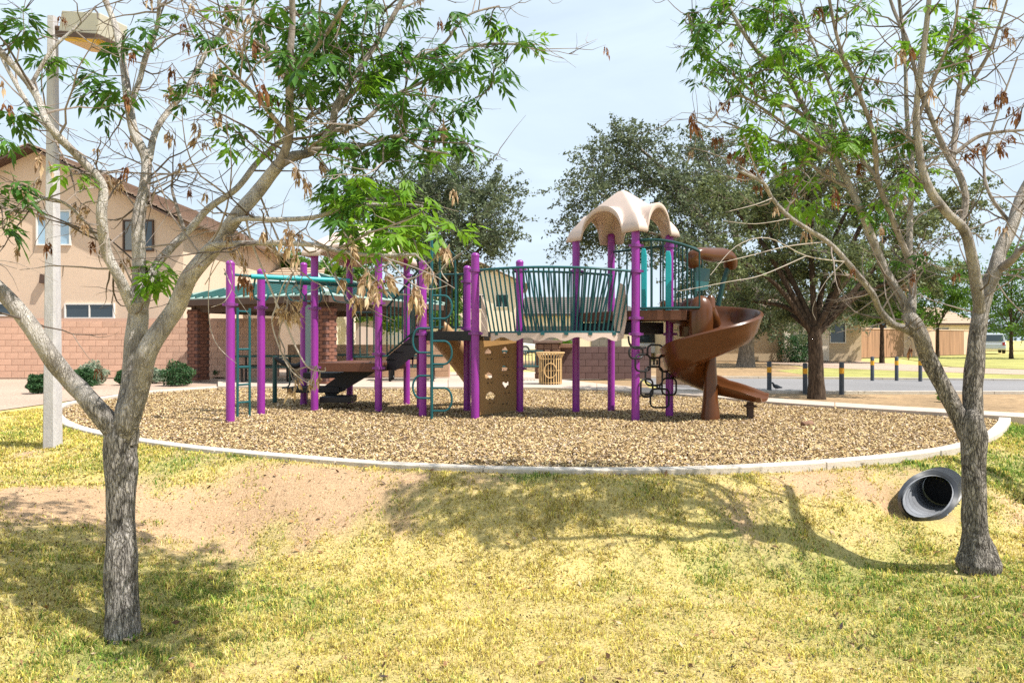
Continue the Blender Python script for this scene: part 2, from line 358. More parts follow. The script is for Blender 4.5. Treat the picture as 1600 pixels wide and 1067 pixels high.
def ground_z(x, y):
    x = np.asarray(x, float); y = np.asarray(y, float)
    d = dist_front(x, y); ins = inside(x, y) | (y > 11.5)
    s = sstep((d-.1)/1.35)
    deep = .60 - .46*sstep((-2.1-x)/2.3) - .16*sstep((x-2.3)/1.4)
    deep = deep * (1-.75*sstep((np.abs(x)-6)/4))
    z = -.018 - .035*sstep((x-.5)/3) - deep*s + (.05*(fbm(x, y, .9, 5)-.5) + .028*(fbm(x, y, 4.5, 6)-.5))*sstep(d/.6)
    far = sstep((y-8.3)/2.6)*sstep((d-.3)/1.2)
    z = z*(1-far) - .05*far
    # hollow scoured in front of the drain pipe
    rx, ry = x-PIPE[0], y-PIPE[1]; al = rx*.642 + ry*.767; la = rx*.767 - ry*.642
    k = sstep((.36-np.abs(la))/.12)*sstep((al+.75)/.4)*sstep((.10-al)/.08)
    z = z*(1-k) + np.minimum(z, PIPE[2]-.17)*k
    return np.where(ins, -.06, z)
def gz(x, y): return float(ground_z(np.array([x]), np.array([y]))[0])

# cover: how much grass, how green
def cover(x, y):
    d = dist_front(x, y)
    c = .74 + .9*(fbm(x, y, .9, 11)-.5) + .8*(fbm(x, y, 3.6, 12)-.5)
    bare = np.exp(-(((x+3.75)/1.15)**2 + ((y-6.0)/.75)**2)) * 1.0 + np.exp(-(((x-3.2)/1.1)**2+((y-6.6)/.45)**2))*.8 + np.exp(-(((x+1.5)/1.3)**2+((y-6.35)/.45)**2))*.7 + np.exp(-(((x-4.9)/.5)**2+((y-5.9)/.7)**2))*.8
    c = c - bare*(.45+.55*fbm(x, y, 2.2, 15)) + .2*np.exp(-((y-4.2)/1.2)**2)
    c = c + .35*((y > 8.0) & (np.abs(x) > 5))
    c = np.where((d < .22), c+.15, c)
    g = .11 + 1.1*(fbm(x, y, .75, 21)-.5) + .6*(fbm(x, y, 2.6, 22)-.5)
    spots = [(.13,6.2,.28,.10,.95),(-1.9,4.9,.6,.35,.5),(2.9,5.3,.9,.4,.5),(2.6,4.3,1.1,.5,.42),(4.2,6.9,.7,.18,.55),(5.6,7.4,.7,.6,.7),(-2.3,3.95,.35,.3,.5),(1.6,5.2,.7,.4,.28),(.6,4.9,.6,.3,.2),(-6.2,8.6,1.3,1.4,.32),(3.4,4.1,.8,.8,.3),(-2.9,7.2,1.2,.22,.45),(7.2,9.5,.8,1.0,.7)]
    for sx, sy, rx, ry, k in spots: g = g + k*np.exp(-(((x-sx)/rx)**2+((y-sy)/ry)**2))
    return np.clip(c, 0, 1), np.clip(g, 0, 1)

# ------------------------------------------------------------------ ground sheet
def coords(lo, hi, step, outs): return np.concatenate([np.array(outs[0]), np.arange(lo, hi+1e-6, step), np.array(outs[1])])
gx = coords(-7.2, 7.2, .06, ([-400,-150,-60,-30,-18,-13,-10.5,-9.4,-8.6,-7.9,-7.5], [7.5,7.9,8.6,9.4,10.5,13,18,30,60,150,400]))
gy = coords(2.2, 8.6, .05, ([-60,-25,-10,-4,-1,.6,1.5], [8.8,9.1,9.5,10,10.6,11.2,12,13,14.5,17,20,25,32,45,70,120,300,900]))
X, Y = np.meshgrid(gx, gy); Z = ground_z(X, Y)
Z = np.where(Y > 25, -.06, Z)
cv, gr = cover(X, Y)
dirt = np.stack([.50+0*X, .33+0*X, .195+0*X], -1); straw = np.stack([.54+0*X, .425+0*X, .17+0*X], -1); green = np.stack([.16+0*X, .24+0*X, .05+0*X], -1)
k = sstep((cv-.25)/.5)[..., None]; colr = dirt*(1-k) + straw*k
kg = (gr*.75*sstep((cv-.2)/.4))[..., None]; colr = colr*(1-kg) + green*kg
colr = colr*(.86+.28*fbm(X, Y, 2.0, 31))[..., None]
nx, ny = len(gx), len(gy); idx = np.arange(nx*ny).reshape(ny, nx)
Fq = np.stack([idx[:-1,:-1], idx[:-1,1:], idx[1:,1:], idx[1:,:-1]], -1).reshape(-1, 4)
# the drain pipe is hollow: no soil inside it
fc = np.stack([X, Y, Z], -1).reshape(-1, 3)[Fq].mean(1); rel = fc-np.array(PIPE); dv = np.array([.64,.765,-.08]); dv /= np.linalg.norm(dv)
s_al = rel@dv; s_r = np.linalg.norm(rel-s_al[:,None]*dv, axis=1); Fq = Fq[~((s_al > -.25) & (s_al < .93) & (s_r < .185))]
g_o = npmesh('ground', np.stack([X, Y, Z], -1).reshape(-1, 3), Fq, M['soil'], cols=colr.reshape(-1, 3), smooth=True)
tag(g_o, 'sloping lawn of dry yellow grass with bare orange dirt', kind='structure')

def sheet(name, poly, z, m, label=None):
    o = MB().add([(p[0], p[1], z) for p in poly], [tuple(range(len(poly)))]).build(name, m)
    return tag(o, label, kind='structure')
# mulch sheet of fine triangles so that it can undulate
mx, my = np.meshgrid(np.arange(-9.2, 8.4, .12), np.arange(6.2, 17.6, .12))
mz = .0 + .05*(fbm(mx, my, 1.1, 41)-.5) + .03*(fbm(mx, my, 4, 42)-.5)
ins = inside(mx, my)
ii = np.arange(mx.size).reshape(mx.shape); q = np.stack([ii[:-1,:-1], ii[:-1,1:], ii[1:,1:], ii[1:,:-1]], -1).reshape(-1, 4)
insf = ins.ravel(); q = q[insf[q].sum(1) >= 1]
mcol = np.stack([.22+0*mx, .15+0*mx, .08+0*mx], -1)*(.8+.5*fbm(mx, my, .8, 43))[..., None]
mo = npmesh('mulch_bed', np.stack([mx, my, mz-.02], -1).reshape(-1, 3), q, M['mulch'], cols=mcol.reshape(-1, 3), smooth=True)
tag(mo, 'bed of brown wood chips under the play structure', kind='structure')
# loose chips
N = 260000
u = rng.random((N*2, 2)); yy = 6.2 + (u[:,0]**1.5)*11.2; xx = -9 + u[:,1]*17
kp = inside(xx, yy); xx, yy = xx[kp][:N], yy[kp][:N]; N = len(xx)
zz = .05*(fbm(xx, yy, 1.1, 41)-.5) + .03*(fbm(xx, yy, 4, 42)-.5) - .02 + .012*rng.random(N) + .004
th = rng.random(N)*6.283; ln = .009+.017*rng.random(N)**2; wd = .004+.006*rng.random(N); tl = rng.normal(0, .30, N); t2 = rng.normal(0, .3, N)
ax = np.stack([np.cos(th)*np.cos(tl), np.sin(th)*np.cos(tl), np.sin(tl)], -1)*ln[:,None]; ay = np.stack([-np.sin(th)*np.cos(t2), np.cos(th)*np.cos(t2), np.sin(t2)], -1)*wd[:,None]
cc = np.stack([xx, yy, zz+np.abs(np.sin(tl))*ln], -1)
V = np.stack([cc-ax-ay, cc+ax-ay*.7, cc+ax*.9+ay, cc-ax*.9+ay*.8], 1).reshape(-1, 3)
pal = np.array([(.52,.38,.19),(.62,.48,.26),(.38,.25,.12),(.20,.13,.075),(.56,.44,.34),(.09,.06,.045),(.46,.32,.14)])
cc_ = pal[rng.choice(7, N, p=[.24,.16,.18,.13,.12,.07,.10])]*(.8+.4*rng.random((N,1)))
cho = npmesh('wood_chips', V, np.arange(4*N).reshape(-1, 4), M['chip'], cols=np.repeat(cc_, 4, 0))
tag(cho, 'loose brown wood chips covering the play area', 'wood chips', kind='stuff')

# grass blades, fallen leaf bits
def blades(n, xr, yr, pw, lo, hi, wlo, whi, seed):
    r = np.random.default_rng(seed)
    x = xr[0]+(xr[1]-xr[0])*r.random(n); y = yr[0]+(yr[1]-yr[0])*r.random(n)**pw
    vis = np.abs(x) < y*.80+.5
    ok = vis & ~inside(x, y) & (dist_front(x, y) > .09)
    ok &= ~((x > 4) & (y > 9.3+0*x) & (x < 30) & (y > 17.4-1.02*x+.3))
    al = (x-PIPE[0])*.642 + (y-PIPE[1])*.767; la = (x-PIPE[0])*.767 - (y-PIPE[1])*.642; ok &= ~((np.abs(la) < .24) & (al > -.25) & (al < .75))
    c, g = cover(x, y); clump = fbm(x, y, 9, 61)
    ok &= r.random(n) < np.clip((c-.12)*1.25, 0.01, 1)*np.clip(.25+1.9*(clump-.28), .08, 1)
    x, y, c, g = x[ok], y[ok], c[ok], g[ok]; m = len(x); z = ground_z(x, y)
    h = (lo+(hi-lo)*r.random(m))*(.7+.5*g+.25*(c-.5))*np.clip(.35+2.2*(fbm(x, y, 7, 63)-.2), .45, 1.7); th = r.random(m)*6.283; lean = np.abs(r.normal(0, .55, m))+.25
    wv = (wlo+(whi-wlo)*r.random(m))*np.clip(y/5, .8, 2.2)
    sx, sy = np.cos(th), np.sin(th); px, py = -sy, sx
    b = np.stack([x, y, z-.003], -1); sd = np.stack([px, py, 0*px], -1)*wv[:,None]
    mid = b + np.stack([sx*lean*h*.35, sy*lean*h*.35, h*.6], -1); tip = b + np.stack([sx*lean*h, sy*lean*h, h*np.clip(1.05-.35*lean, .25, 1)], -1)
    V = np.stack([b-sd, b+sd, mid+sd*.75, tip, mid-sd*.75], 1)
    straw = np.array([(.76,.62,.19),(.66,.53,.14),(.82,.71,.30),(.60,.52,.09),(.38,.25,.10),(.72,.67,.14)])[r.choice(6, m, p=[.28,.2,.18,.14,.08,.12])]
    gre = np.array([(.17,.30,.045),(.26,.38,.07),(.11,.22,.04),(.36,.44,.08)])[r.integers(0, 4, m)]
    isg = (r.random(m) < g*1.0)[:,None]
    col = np.where(isg, gre, straw)*(.45+.9*r.random((m,1)))
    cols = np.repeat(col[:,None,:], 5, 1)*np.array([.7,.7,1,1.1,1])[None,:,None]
    base = np.arange(m)[:,None]*5
    return V.reshape(-1,3), np.concatenate([base+np.array([0,1,2,4]), ]), np.concatenate([base+np.array([4,2,3])]), cols.reshape(-1,3)
V1, Q1, T1, c1 = blades(1350000, (-8.8, 8.0), (2.7, 12.5), 1.75, .018, .048, .0022, .0042, 5)
me = bpy.data.meshes.new('grass'); me.vertices.add(len(V1)); me.vertices.foreach_set('co', V1.astype(np.float32).ravel())
lv = np.concatenate([Q1.ravel(), T1.ravel()]).astype(np.int32); me.loops.add(len(lv)); me.loops.foreach_set('vertex_index', lv)
ls = np.concatenate([np.arange(len(Q1))*4, len(Q1)*4+np.arange(len(T1))*3]).astype(np.int32)
me.polygons.add(len(ls)); me.polygons.foreach_set('loop_start', ls); me.update(calc_edges=True)
at = me.color_attributes.new('Col', 'FLOAT_COLOR', 'POINT'); a4 = np.ones((len(V1), 4), np.float32); a4[:,:3] = c1; at.data.foreach_set('color', a4.ravel())
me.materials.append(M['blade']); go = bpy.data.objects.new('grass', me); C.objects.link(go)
tag(go, 'short dormant yellow and green grass of the lawn', 'grass', kind='stuff')
# fine dark clippings and crumbs of soil between the blades
n = 60000; r = np.random.default_rng(19); x = -6.5+13*r.random(n); y = 2.9+5.2*r.random(n)**1.7
ok = (np.abs(x) < y*.8+.4) & ~inside(x, y) & (dist_front(x, y) > .12) & (fbm(x, y, 2.6, 78) + .5*r.random(n) > .62) & (np.hypot(x-PIPE[0]-.15, y-PIPE[1]-.2) > .55); x, y = x[ok], y[ok]; n = len(x)
z = ground_z(x, y)+.010+.022*r.random(n); th = r.random(n)*6.283; ln = .003+.007*r.random(n)**2; wd = ln*(.35+.4*r.random(n))
a = np.stack([np.cos(th), np.sin(th), r.normal(0, .5, n)], -1)*ln[:,None]; b = np.stack([-np.sin(th), np.cos(th), r.normal(0, .7, n)], -1)*wd[:,None]; cc = np.stack([x, y, z], -1)
V = np.stack([cc-a, cc-b, cc+a, cc+b], 1).reshape(-1,3)
pal = np.array([(.07,.045,.02),(.12,.08,.03),(.16,.12,.03),(.05,.04,.03)]); col = np.repeat(pal[r.integers(0,4,n)], 4, 0)
tag(npmesh('lawn_thatch', V, np.arange(4*n).reshape(-1,4), M['chip'], cols=col), 'fine dark dead clippings among the lawn grass', 'thatch', kind='stuff')
# fallen leaves and clippings on the lawn
n = 5200; r = np.random.default_rng(9); x = -6.5+13*r.random(n); y = 3+5.0*r.random(n)**1.3
ok = ~inside(x, y) & (dist_front(x, y) > .12) & (fbm(x, y, 1.4, 77) + .25*r.random(n) > .52) & (np.hypot(x-PIPE[0]-.15, y-PIPE[1]-.2) > .55); x, y = x[ok], y[ok]; n = len(x)
z = ground_z(x, y)+.012+.016*r.random(n); th = r.random(n)*6.283; ln = .008+.022*r.random(n)**2; wd = ln*(.25+.3*r.random(n))
a = np.stack([np.cos(th), np.sin(th), r.normal(0, .4, n)], -1)*ln[:,None]; b = np.stack([-np.sin(th), np.cos(th), r.normal(0, .5, n)], -1)*wd[:,None]; cc = np.stack([x, y, z], -1)
V = np.stack([cc-a, cc-b, cc+a, cc+b], 1).reshape(-1,3)
pal = np.array([(.10,.055,.03),(.22,.12,.06),(.35,.2,.09),(.06,.045,.04),(.45,.33,.2)]); col = np.repeat(pal[r.integers(0,5,n)], 4, 0)
tag(npmesh('leaf_litter', V, np.arange(4*n).reshape(-1,4), M['chip'], cols=col), 'scattered dry brown leaf bits on the lawn', 'leaf litter', kind='stuff')

# concrete kerb round the mulch, cast in lengths
kerb = empty('kerb', (0,0,0)); tag(kerb, 'curved pale concrete kerb round the wood chips', kind='structure')
def strip_segments(nearp, farp, seglen, z0, z1, m, parent, name, gap=.012, bevel=.008):
    n = len(nearp); acc = 0; cur = [0]
    for i in range(1, n):
        acc += (nearp[i]-nearp[i-1]).length
        if acc >= seglen or i == n-1:
            cur.append(i); acc = 0
            a, b = [nearp[j].copy() for j in cur], [farp[j].copy() for j in cur]
            for arr in (a, b):
                d0 = (arr[1]-arr[0]).normalized()*gap/2; d1 = (arr[-2]-arr[-1]).normalized()*gap/2; arr[0] += d0; arr[-1] += d1
            poly = [(p.x, p.y) for p in a] + [(p.x, p.y) for p in reversed(b)]
            MB().prism(poly, z0, z1).build(name, m, parent, bevel=bevel)
            cur = [i]
        else: cur.append(i)
def offset(path, d):
    o = []
    for i, p in enumerate(path):
        t = path[min(i+1, len(path)-1)] - path[max(i-1, 0)]; t.z = 0; t.normalize(); o.append(p + Vector((t.y, -t.x, 0))*d)
    return o
kf = smooth_path(fr, 6); lk = [p for p in bk_s if p.x < -4.6]
kall = kf
strip_segments(offset(kall, -.02), offset(kall, .13), 1.5, -.28, .024, M['concrete'], kerb, 'kerb_segment')
kb = smooth_path([bk[-4], bk[-3], bk[-2], bk[-1], fr[0]], 6)
strip_segments(offset(kb, -.01), offset(kb, .14), 1.5, -.25, .034, M['concrete'], kerb, 'kerb_segment')
# walk behind the play area, in slabs
path = empty('footpath', (0,0,0)); tag(path, 'pale concrete footpath behind the play area', kind='structure')
NEAR = [(1700,661),(1600,654.5),(1484,647.5),(1340,639),(1200,629.5),(1080,619),(960,611.5),(850,607),(700,606),(600,606),(470,605),(340,605)]
FAR = [(1700,654),(1600,648),(1484,641.5),(1340,633),(1200,623.5),(1080,613.5),(960,603),(850,593),(700,592),(600,592),(470,593.5),(340,595)]
nr = smooth_path([G(x, y) for x, y in NEAR], 8); fa = smooth_path([G(x, y) for x, y in FAR], 8)
strip_segments(nr, fa, 1.7, -.2, .03, M['pathc'], path, 'paving_slab')
# gravel bed on the left, soil on the right, road
sheet('gravel_bed', [(-40, 11.5), (-9.15, 11.5), (-9.1, 15.5), (-8.0, 17.2), (-7.3, 19.3), (-7.4, 30), (-40, 30)], -.045, M['gravel'], 'tan gravel bed in front of the block wall')
sheet('seating_pavement', [(-8.0,19.2),(-7.0,18.2),(1.5,21),(3.6,21.5),(3.5,26),(-9,26)], -.024, M['pathc'], 'concrete floor under the shelter')
sheet('soil_bed', [(4.9,13.9),(7.2,11.4),(9.6,9.6),(40,9.6),(40,15.9),(20,15.75),(8,15.7),(3.6,16.3),(3.4,15.9)], -.045, M['brown_soil'], 'bare brown soil between footpath and road')
sheet('shaded_soil', [(1.6,21.6),(2.6,17.9),(3.4,16.3),(4.1,22.2),(9,21.8),(14,21.5),(12.5,29),(15,40),(-2,40),(1.6,24)], -.041, M['brown_soil'], 'brown soil strewn with litter under the shade trees')
road = sheet('road', [(3.7,16.4),(8,15.85),(20,15.9),(90,17.5),(90,21),(30,20.0),(18,20.2),(9,21.7),(4.2,22.1)], -.035, M['asphalt'], 'grey asphalt road past the bollards')
verge_m = mat('sparse_verge_grass', (.33,.31,.09), .95, .3, 16, bump=.6, bscale=60, var2=.25, scale2=.6)
sheet('grass_verge', [(10.6,27.5),(10.2,21.9),(18,20.45),(23,20.3),(17,25),(13.5,30)], -.036, verge_m, 'yellow green grass verge across the road')
sheet('far_lawn', [(20,31),(25,22),(34,20.3),(90,21.3),(90,62),(30,56)], -.037, verge_m, 'sunny far lawn by the road')
sheet('gravel_verge', [(13.5,30.2),(17,25.2),(23.2,20.5),(33,20.4),(24.5,22),(19.6,31),(20,42),(14,42)], -.034, M['gravel'], 'tan gravel strip climbing to the far wall')
kr = empty('road_kerb'); tag(kr, 'low concrete kerb along both edges of the road', kind='structure')
for line in ([(3.9,16.28),(8,15.78),(20,15.82),(40,16.3)], [(4.3,22.2),(9,21.8),(18,20.3),(30,20.1),(60,20.4)]):
    pp = smooth_path([Vector((a,b,0)) for a,b in line], 6)
    strip_segments(pp, offset(pp, -.16), 3.0, -.12, .02, M['concrete'], kr, 'kerb_segment', bevel=0)

# ------------------------------------------------------------------ block walls
def block_wall(label, a, b, h, m, mm, bw=.4, bh=.2, th=.16, bottom=0, stagger=True, cap=None):
    a = Vector((*a, bottom)); b = Vector((*b, bottom)); d = b-a; ln = d.length; rz = math.atan2(d.y, d.x)
    root = empty('block_wall', a, rz, label, 'wall')
    MB().box((ln/2, 0, h/2-.004), (ln-.004, th-.026, h-.012)).build('mortar_core', mm, root)
    def blk(wd):
        return MB().box((0,0,0), (wd-.012, th, bh-.012)).mesh('block', m)
    full = blk(bw); half = blk(bw/2)
    for r_ in range(int(round(h/bh))):
        x = 0; off = (r_ % 2) and stagger
        xs = []
        if off: xs.append((bw/4, half)); x = bw/2
        while x + bw <= ln+1e-6: xs.append((x+bw/2, full)); x += bw
        if ln - x > bw*.4: xs.append((x+bw/4, half))
        for xc, me_ in xs: place('block', me_, root, (xc, random.uniform(-.002,.002), bh*(r_+.5)))
    if cap: MB().box((ln/2,0,h+.03), (ln+.04, th+.08, .06)).build('cap', cap, root, bevel=.006)
    return root
block_wall('tall terracotta block wall below the two storey house', (-20.4,21.7), (-7.55,22.1), 1.9, M['block'], M['mortar'], bw=.405)
block_wall('low tan block wall with litter stains behind the picnic tables', (-7.3,22.3), (-2.0,22.0), 1.05, M['block_tan'], M['mortar'], bw=.44, bh=.21)
block_wall('low tan block wall seen below the tan chute', (-1.9,23.4), (.35,23.4), 1.05, M['block_tan'], M['mortar'], bw=.4, bh=.21)
block_wall('low block wall with shade in its plum brown colour behind the trash can', (1.45,21.0), (4.25,20.9), .98, M['block_shaded'], M['mortar_dark'], bw=.4, bh=.2)
block_wall('sunlit streaked tan block wall behind the loop climber', (3.95,18.6), (5.0,17.9), .82, M['block_tan'], M['mortar'], bw=.4, bh=.2)
# far garden wall with dark streaked sections
fw = empty('garden_wall', (19.4,42,0), 0, 'long far stucco garden wall with brown streaked panels', 'wall')
A0 = Vector((19.4,42.3,0)); A1 = Vector((38,56,0)); nseg = 9
streak = mat('streaked_brown_stucco', (.34,.19,.11), .9, .42, 3.2, stretch=(3,3,.12))
pinkst = mat('pink_stucco', (.66,.45,.33), .9, .07, 2, var2=.06)
for i in range(nseg):
    p = A0.lerp(A1, i/nseg); q = A0.lerp(A1, (i+1)/nseg-.002)
    p = p - Vector((19.4,42,0)); q = q - Vector((19.4,42,0))
    o = MB().bar(p+Vector((0,0,.95)), q+Vector((0,0,.95)), .2, 1.9).build('wall_panel', streak if i in (1,2,3,6,7) else pinkst, fw)
    o2 = MB().bar(p+Vector((0,0,1.93)), q+Vector((0,0,1.93)), .28, .07).build('coping', pinkst, fw)

# ------------------------------------------------------------------ houses
def window(parent, c, wd, ht, m, mull=1, frame=None, y=-1, split=None):
    # c in the parent's frame; wall faces -Y
    fm = frame or M['trim']; t = .05
    fr_ = MB()
    x, yy_, z = c
    fr_.box((x-wd/2+t/2, yy_, z), (t, .08, ht)).box((x+wd/2-t/2, yy_, z), (t, .08, ht)).box((x, yy_, z+ht/2-t/2), (wd-2*t-.002, .08, t)).box((x, yy_, z-ht/2+t/2), (wd-2*t-.002, .08, t))
    wn = fr_.build('window', fm, parent)
    for i in range(mull+1):
        pw = (wd-2*t)/(mull+1)
        MB().box((x-wd/2+t+pw*(i+.5), yy_+.012, z), (pw-.02, .02, ht-2*t-.004)).build('pane', (split[i] if split else m), wn)
    for i in range(mull):
        pw = (wd-2*t)/(mull+1); MB().box((x-wd/2+t+pw*(i+1), yy_-.005, z), (.04, .06, ht-2*t-.006)).build('mullion', fm, wn)
    return wn
def roof_plane(parent, e0, e1, r1, r0, n, m, th=.05):
    # eave e0-e1, ridge r0-r1, n overlapping tile courses
    e0, e1, r0, r1 = map(Vector, (e0, e1, r0, r1)); nrm = (e1-e0).cross(r0-e0).normalized()
    if nrm.z < 0: nrm = -nrm
    for i in range(n):
        t0 = i/n; t1 = min(1, (i+1.12)/n)
        a = e0.lerp(r0, t0); b = e1.lerp(r1, t0); c = e1.lerp(r1, t1); d = e0.lerp(r0, t1)
        MB().add([a, b, c, d, a+nrm*th*1.5, b+nrm*th*1.5, c+nrm*th*.6, d+nrm*th*.6],
                 [(3,2,1,0),(4,5,6,7),(0,1,5,4),(1,2,6,5),(2,3,7,6),(3,0,4,7)]).build('tile_course', m, parent)
# two storey house on the left; gable towards us
HA = empty('two_storey_house', (-16.6,24.2,0), 0, 'peach stucco two storey house with gable behind the block wall', 'house')
gp = [(-6.2,0,0),(4.95,0,0),(4.95,0,5.42),(-.2,0,7.92),(-6.2,0,5.2)]
MB().extr([Vector(p) for p in gp], (0,11,0)).build('wall', M['stucco'], HA)
roof_plane(HA, (5.5,-.5,5.22), (5.5,11.5,5.22), (-.2,11.5,8.0), (-.2,-.5,8.0), 14, M['tile_brown'])
roof_plane(HA, (-6.8,11.5,4.95), (-6.8,-.5,4.95), (-.2,-.5,8.0), (-.2,11.5,8.0), 14, M['tile_brown'])
for s_ in ((5.45,5.13,-.2,7.90), (-6.7,4.88,-.2,7.90)):
    MB().bar((s_[0],-.44,s_[1]), (s_[2],-.44,s_[3]), .06, .22, up=(0,1,0)).build('rake_board', M['fascia'], HA)
    MB().add([(s_[0],-.41,s_[1]-.0),(s_[2],-.41,s_[3]),(s_[2],-.005,s_[3]),(s_[0],-.005,s_[1])], [(0,1,2,3)]).build('soffit', M['fascia'], HA)
hx = lambda px_, D=24.2: (px_-800)/F*D + 16.6
hzz = lambda py_, D=24.2: EYE + (HZ-py_)/F*D
def hwin(x0,x1,y0,y1,**k): window(HA, ((hx(x0)+hx(x1))/2, -.03, (hzz(y0)+hzz(y1))/2), hx(x1)-hx(x0), hzz(y0)-hzz(y1), **k)
dull = glass('grey_screened_glass', (.16,.165,.15))
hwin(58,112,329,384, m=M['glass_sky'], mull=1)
hwin(193,241,344,393, m=dull, mull=1, split=[dull, M['glass']], frame=M['fascia'])
hwin(102,180,474,498, m=M['glass'], mull=1, frame=M['trim'])
hwin(-45,26,473,494, m=M['glass'], mull=1, frame=M['trim'])
MB().box((hx(71), -.1, hzz(436)), (.2,.2,.32), taper=.8).build('wall_lamp', M['fascia'], HA)
# single storey behind shelter, tiled roof
HB = empty('tiled_house', (-13.5,30,0), 0, 'low house with tan tiled roof peeking over the green shelter', 'house')
MB().box((0,4,1.5), (9.6,8,3.0)).build('wall', M['stucco_cream'], HB)
roof_plane(HB, (-5.2,-.6,3.15), (5.2,-.6,3.15), (4.2,4,4.75), (-4.2,4,4.75), 10, M['tile'])
roof_plane(HB, (5.2,8.6,3.15), (-5.2,8.6,3.15), (-4.2,4,4.75), (4.2,4,4.75), 8, M['tile'])
MB().box((0,-.62,3.05), (10.4,.06,.2)).build('fascia', M['fascia'], HB)
def garage_door(parent, x0, x1, z1, y, m, panes=6, rows=4, winrow=True):
    g = MB().box(((x0+x1)/2, y, z1/2), (x1-x0, .05, z1)).build('garage_door', m, parent)
    for r_ in range(rows):
        for c_ in range(4):
            pw = (x1-x0)/4; ph = z1/rows
            if winrow and r_ == rows-1: continue
            MB().box((x0+pw*(c_+.5), y-.03, ph*(r_+.5)), (pw-.12, .02, ph-.1)).build('door_panel', m, g)
    if winrow:
        for c_ in range(panes):
            pw = (x1-x0)/panes; MB().box((x0+pw*(c_+.5), y-.03, z1-z1/rows/2), (pw*.62, .02, z1/rows*.55)).build('pane', M['glass'], g)
    return g
def house(name, label, loc, wd, dp, ht, m, roofm, pitch=.38, axis='x', rz=0, n=9, ov=.5):
    h = empty(name, loc, rz, label, 'house')
    if axis == 'x':     # ridge along x, eave towards us
        MB().box((0,dp/2,ht/2), (wd,dp,ht)).build('wall', m, h)
        zr = ht + dp/2*pitch
        roof_plane(h, (-wd/2-ov,-ov,ht-.1), (wd/2+ov,-ov,ht-.1), (wd/2-1.5,dp/2,zr), (-wd/2+1.5,dp/2,zr), n, roofm)
        roof_plane(h, (wd/2+ov,dp+ov,ht-.1), (-wd/2-ov,dp+ov,ht-.1), (-wd/2+1.5,dp/2,zr), (wd/2-1.5,dp/2,zr), n, roofm)
        roof_plane(h, (wd/2+ov,-ov,ht-.1), (wd/2+ov,dp+ov,ht-.1), (wd/2-1.5,dp/2,zr), (wd/2-1.5,dp/2,zr), n, roofm)
        roof_plane(h, (-wd/2-ov,dp+ov,ht-.1), (-wd/2-ov,-ov,ht-.1), (-wd/2+1.5,dp/2,zr), (-wd/2+1.5,dp/2,zr), n, roofm)
        MB().box((0,-ov-.02,ht-.16), (wd+2*ov,.05,.2)).build('fascia', M['fascia'], h)
    else:               # gable towards us
        zr = ht + wd/2*pitch
        MB().extr([(-wd/2,0,0),(wd/2,0,0),(wd/2,0,ht),(0,0,zr),(-wd/2,0,ht)], (0,dp,0)).build('wall', m, h)
        roof_plane(h, (wd/2+ov,-ov,ht-ov*pitch+.04), (wd/2+ov,dp,ht-ov*pitch+.04), (0,dp,zr+.04), (0,-ov,zr+.04), n, roofm)
        roof_plane(h, (-wd/2-ov,dp,ht-ov*pitch+.04), (-wd/2-ov,-ov,ht-ov*pitch+.04), (0,-ov,zr+.04), (0,dp,zr+.04), n, roofm)
        for s_ in (-1,1): MB().bar((s_*(wd/2+ov),-ov-.02,ht-ov*pitch-.06), (0,-ov-.02,zr-.06), .05, .2, up=(0,1,0)).build('rake_board', M['fascia'], h)
    return h
hc = house('mauve_house', 'mauve house with pale garage door beyond the low wall', (-16.2,50,0), 10, 9, 3.1, M['stucco_mauve'], M['tile_brown'])
garage_door(hc, -2.6, 2.6, 2.35, -.03, mat('cream_door', (.52,.40,.27), .7, .05, 4))
hg = house('white_garage_house', 'white walled house glimpsed between shelter post and play deck', (-9.0,60,0), 5.6, 9, 2.6, M['trim'], M['tile_brown'], pitch=.2)
garage_door(hg, -1.9, .9, 2.1, -.03, mat('pale_louvre_door', (.60,.60,.62), .6, .05, 4), winrow=False, rows=7)
hd = house('gabled_house', 'pale two storey house with brown gable behind the bridge', (-3.6,62,0), 9.2, 12, 6.3, M['stucco_cream'], M['tile'], pitch=.46, axis='y')
window(hd, (.2,-.04,4.6), 1.7, 1.3, M['glass'], 1); window(hd, (2.7,-.04,4.7), 1.2, 1.2, M['glass'], 1)
MB().extr([(-1.0+1.9*math.cos(a),-.05,1.2+1.9*math.sin(a)) for a in np.linspace(0,math.pi,14)]+[(-2.9,-.05,.1),(.9,-.05,.1)], (0,.03,0)).build('arch_shadow_panel', M['stucco_mauve'], hd)  # flat mauve panel painted in for the shadow in the arch
he = house('long_garage_house', 'wide single storey house with dark roof seen through bridge bars', (5.7,63,0), 11.5, 10, 3.6, M['stucco_cream'], mat('grey_roof_tile', (.13,.11,.10), .85, .15, 8, objrand=.1), pitch=.36, n=8)
garage_door(he, -4.9, .3, 2.4, -.03, mat('dark_grey_door', (.16,.145,.14), .7, .05, 4), winrow=False)
garage_door(he, 1.6, 4.4, 2.4, -.03, mat('dark_grey_door_small', (.15,.135,.13), .7, .05, 4), winrow=False)
hf = house('shaded_house', 'tan house with white entry shaded by the big trees', (14.2,38,0), 10.5, 9, 2.75, M['stucco_tan'], M['tile_brown'], pitch=.22)
MB().box((2.1,-.06,1.3), (2.6,.1,2.55)).build('entry_wall', M['stucco_cream'], hf)
MB().box((.75,-.75,1.25), (.32,.32,2.5)).build('porch_column', M['stucco_cream'], hf)
window(hf, (-1.6,-.04,1.5), 1.5, 1.2, M['glass'], 1); window(hf, (3.9,-.04,1.6), .9, 1.2, M['glass'], 0)
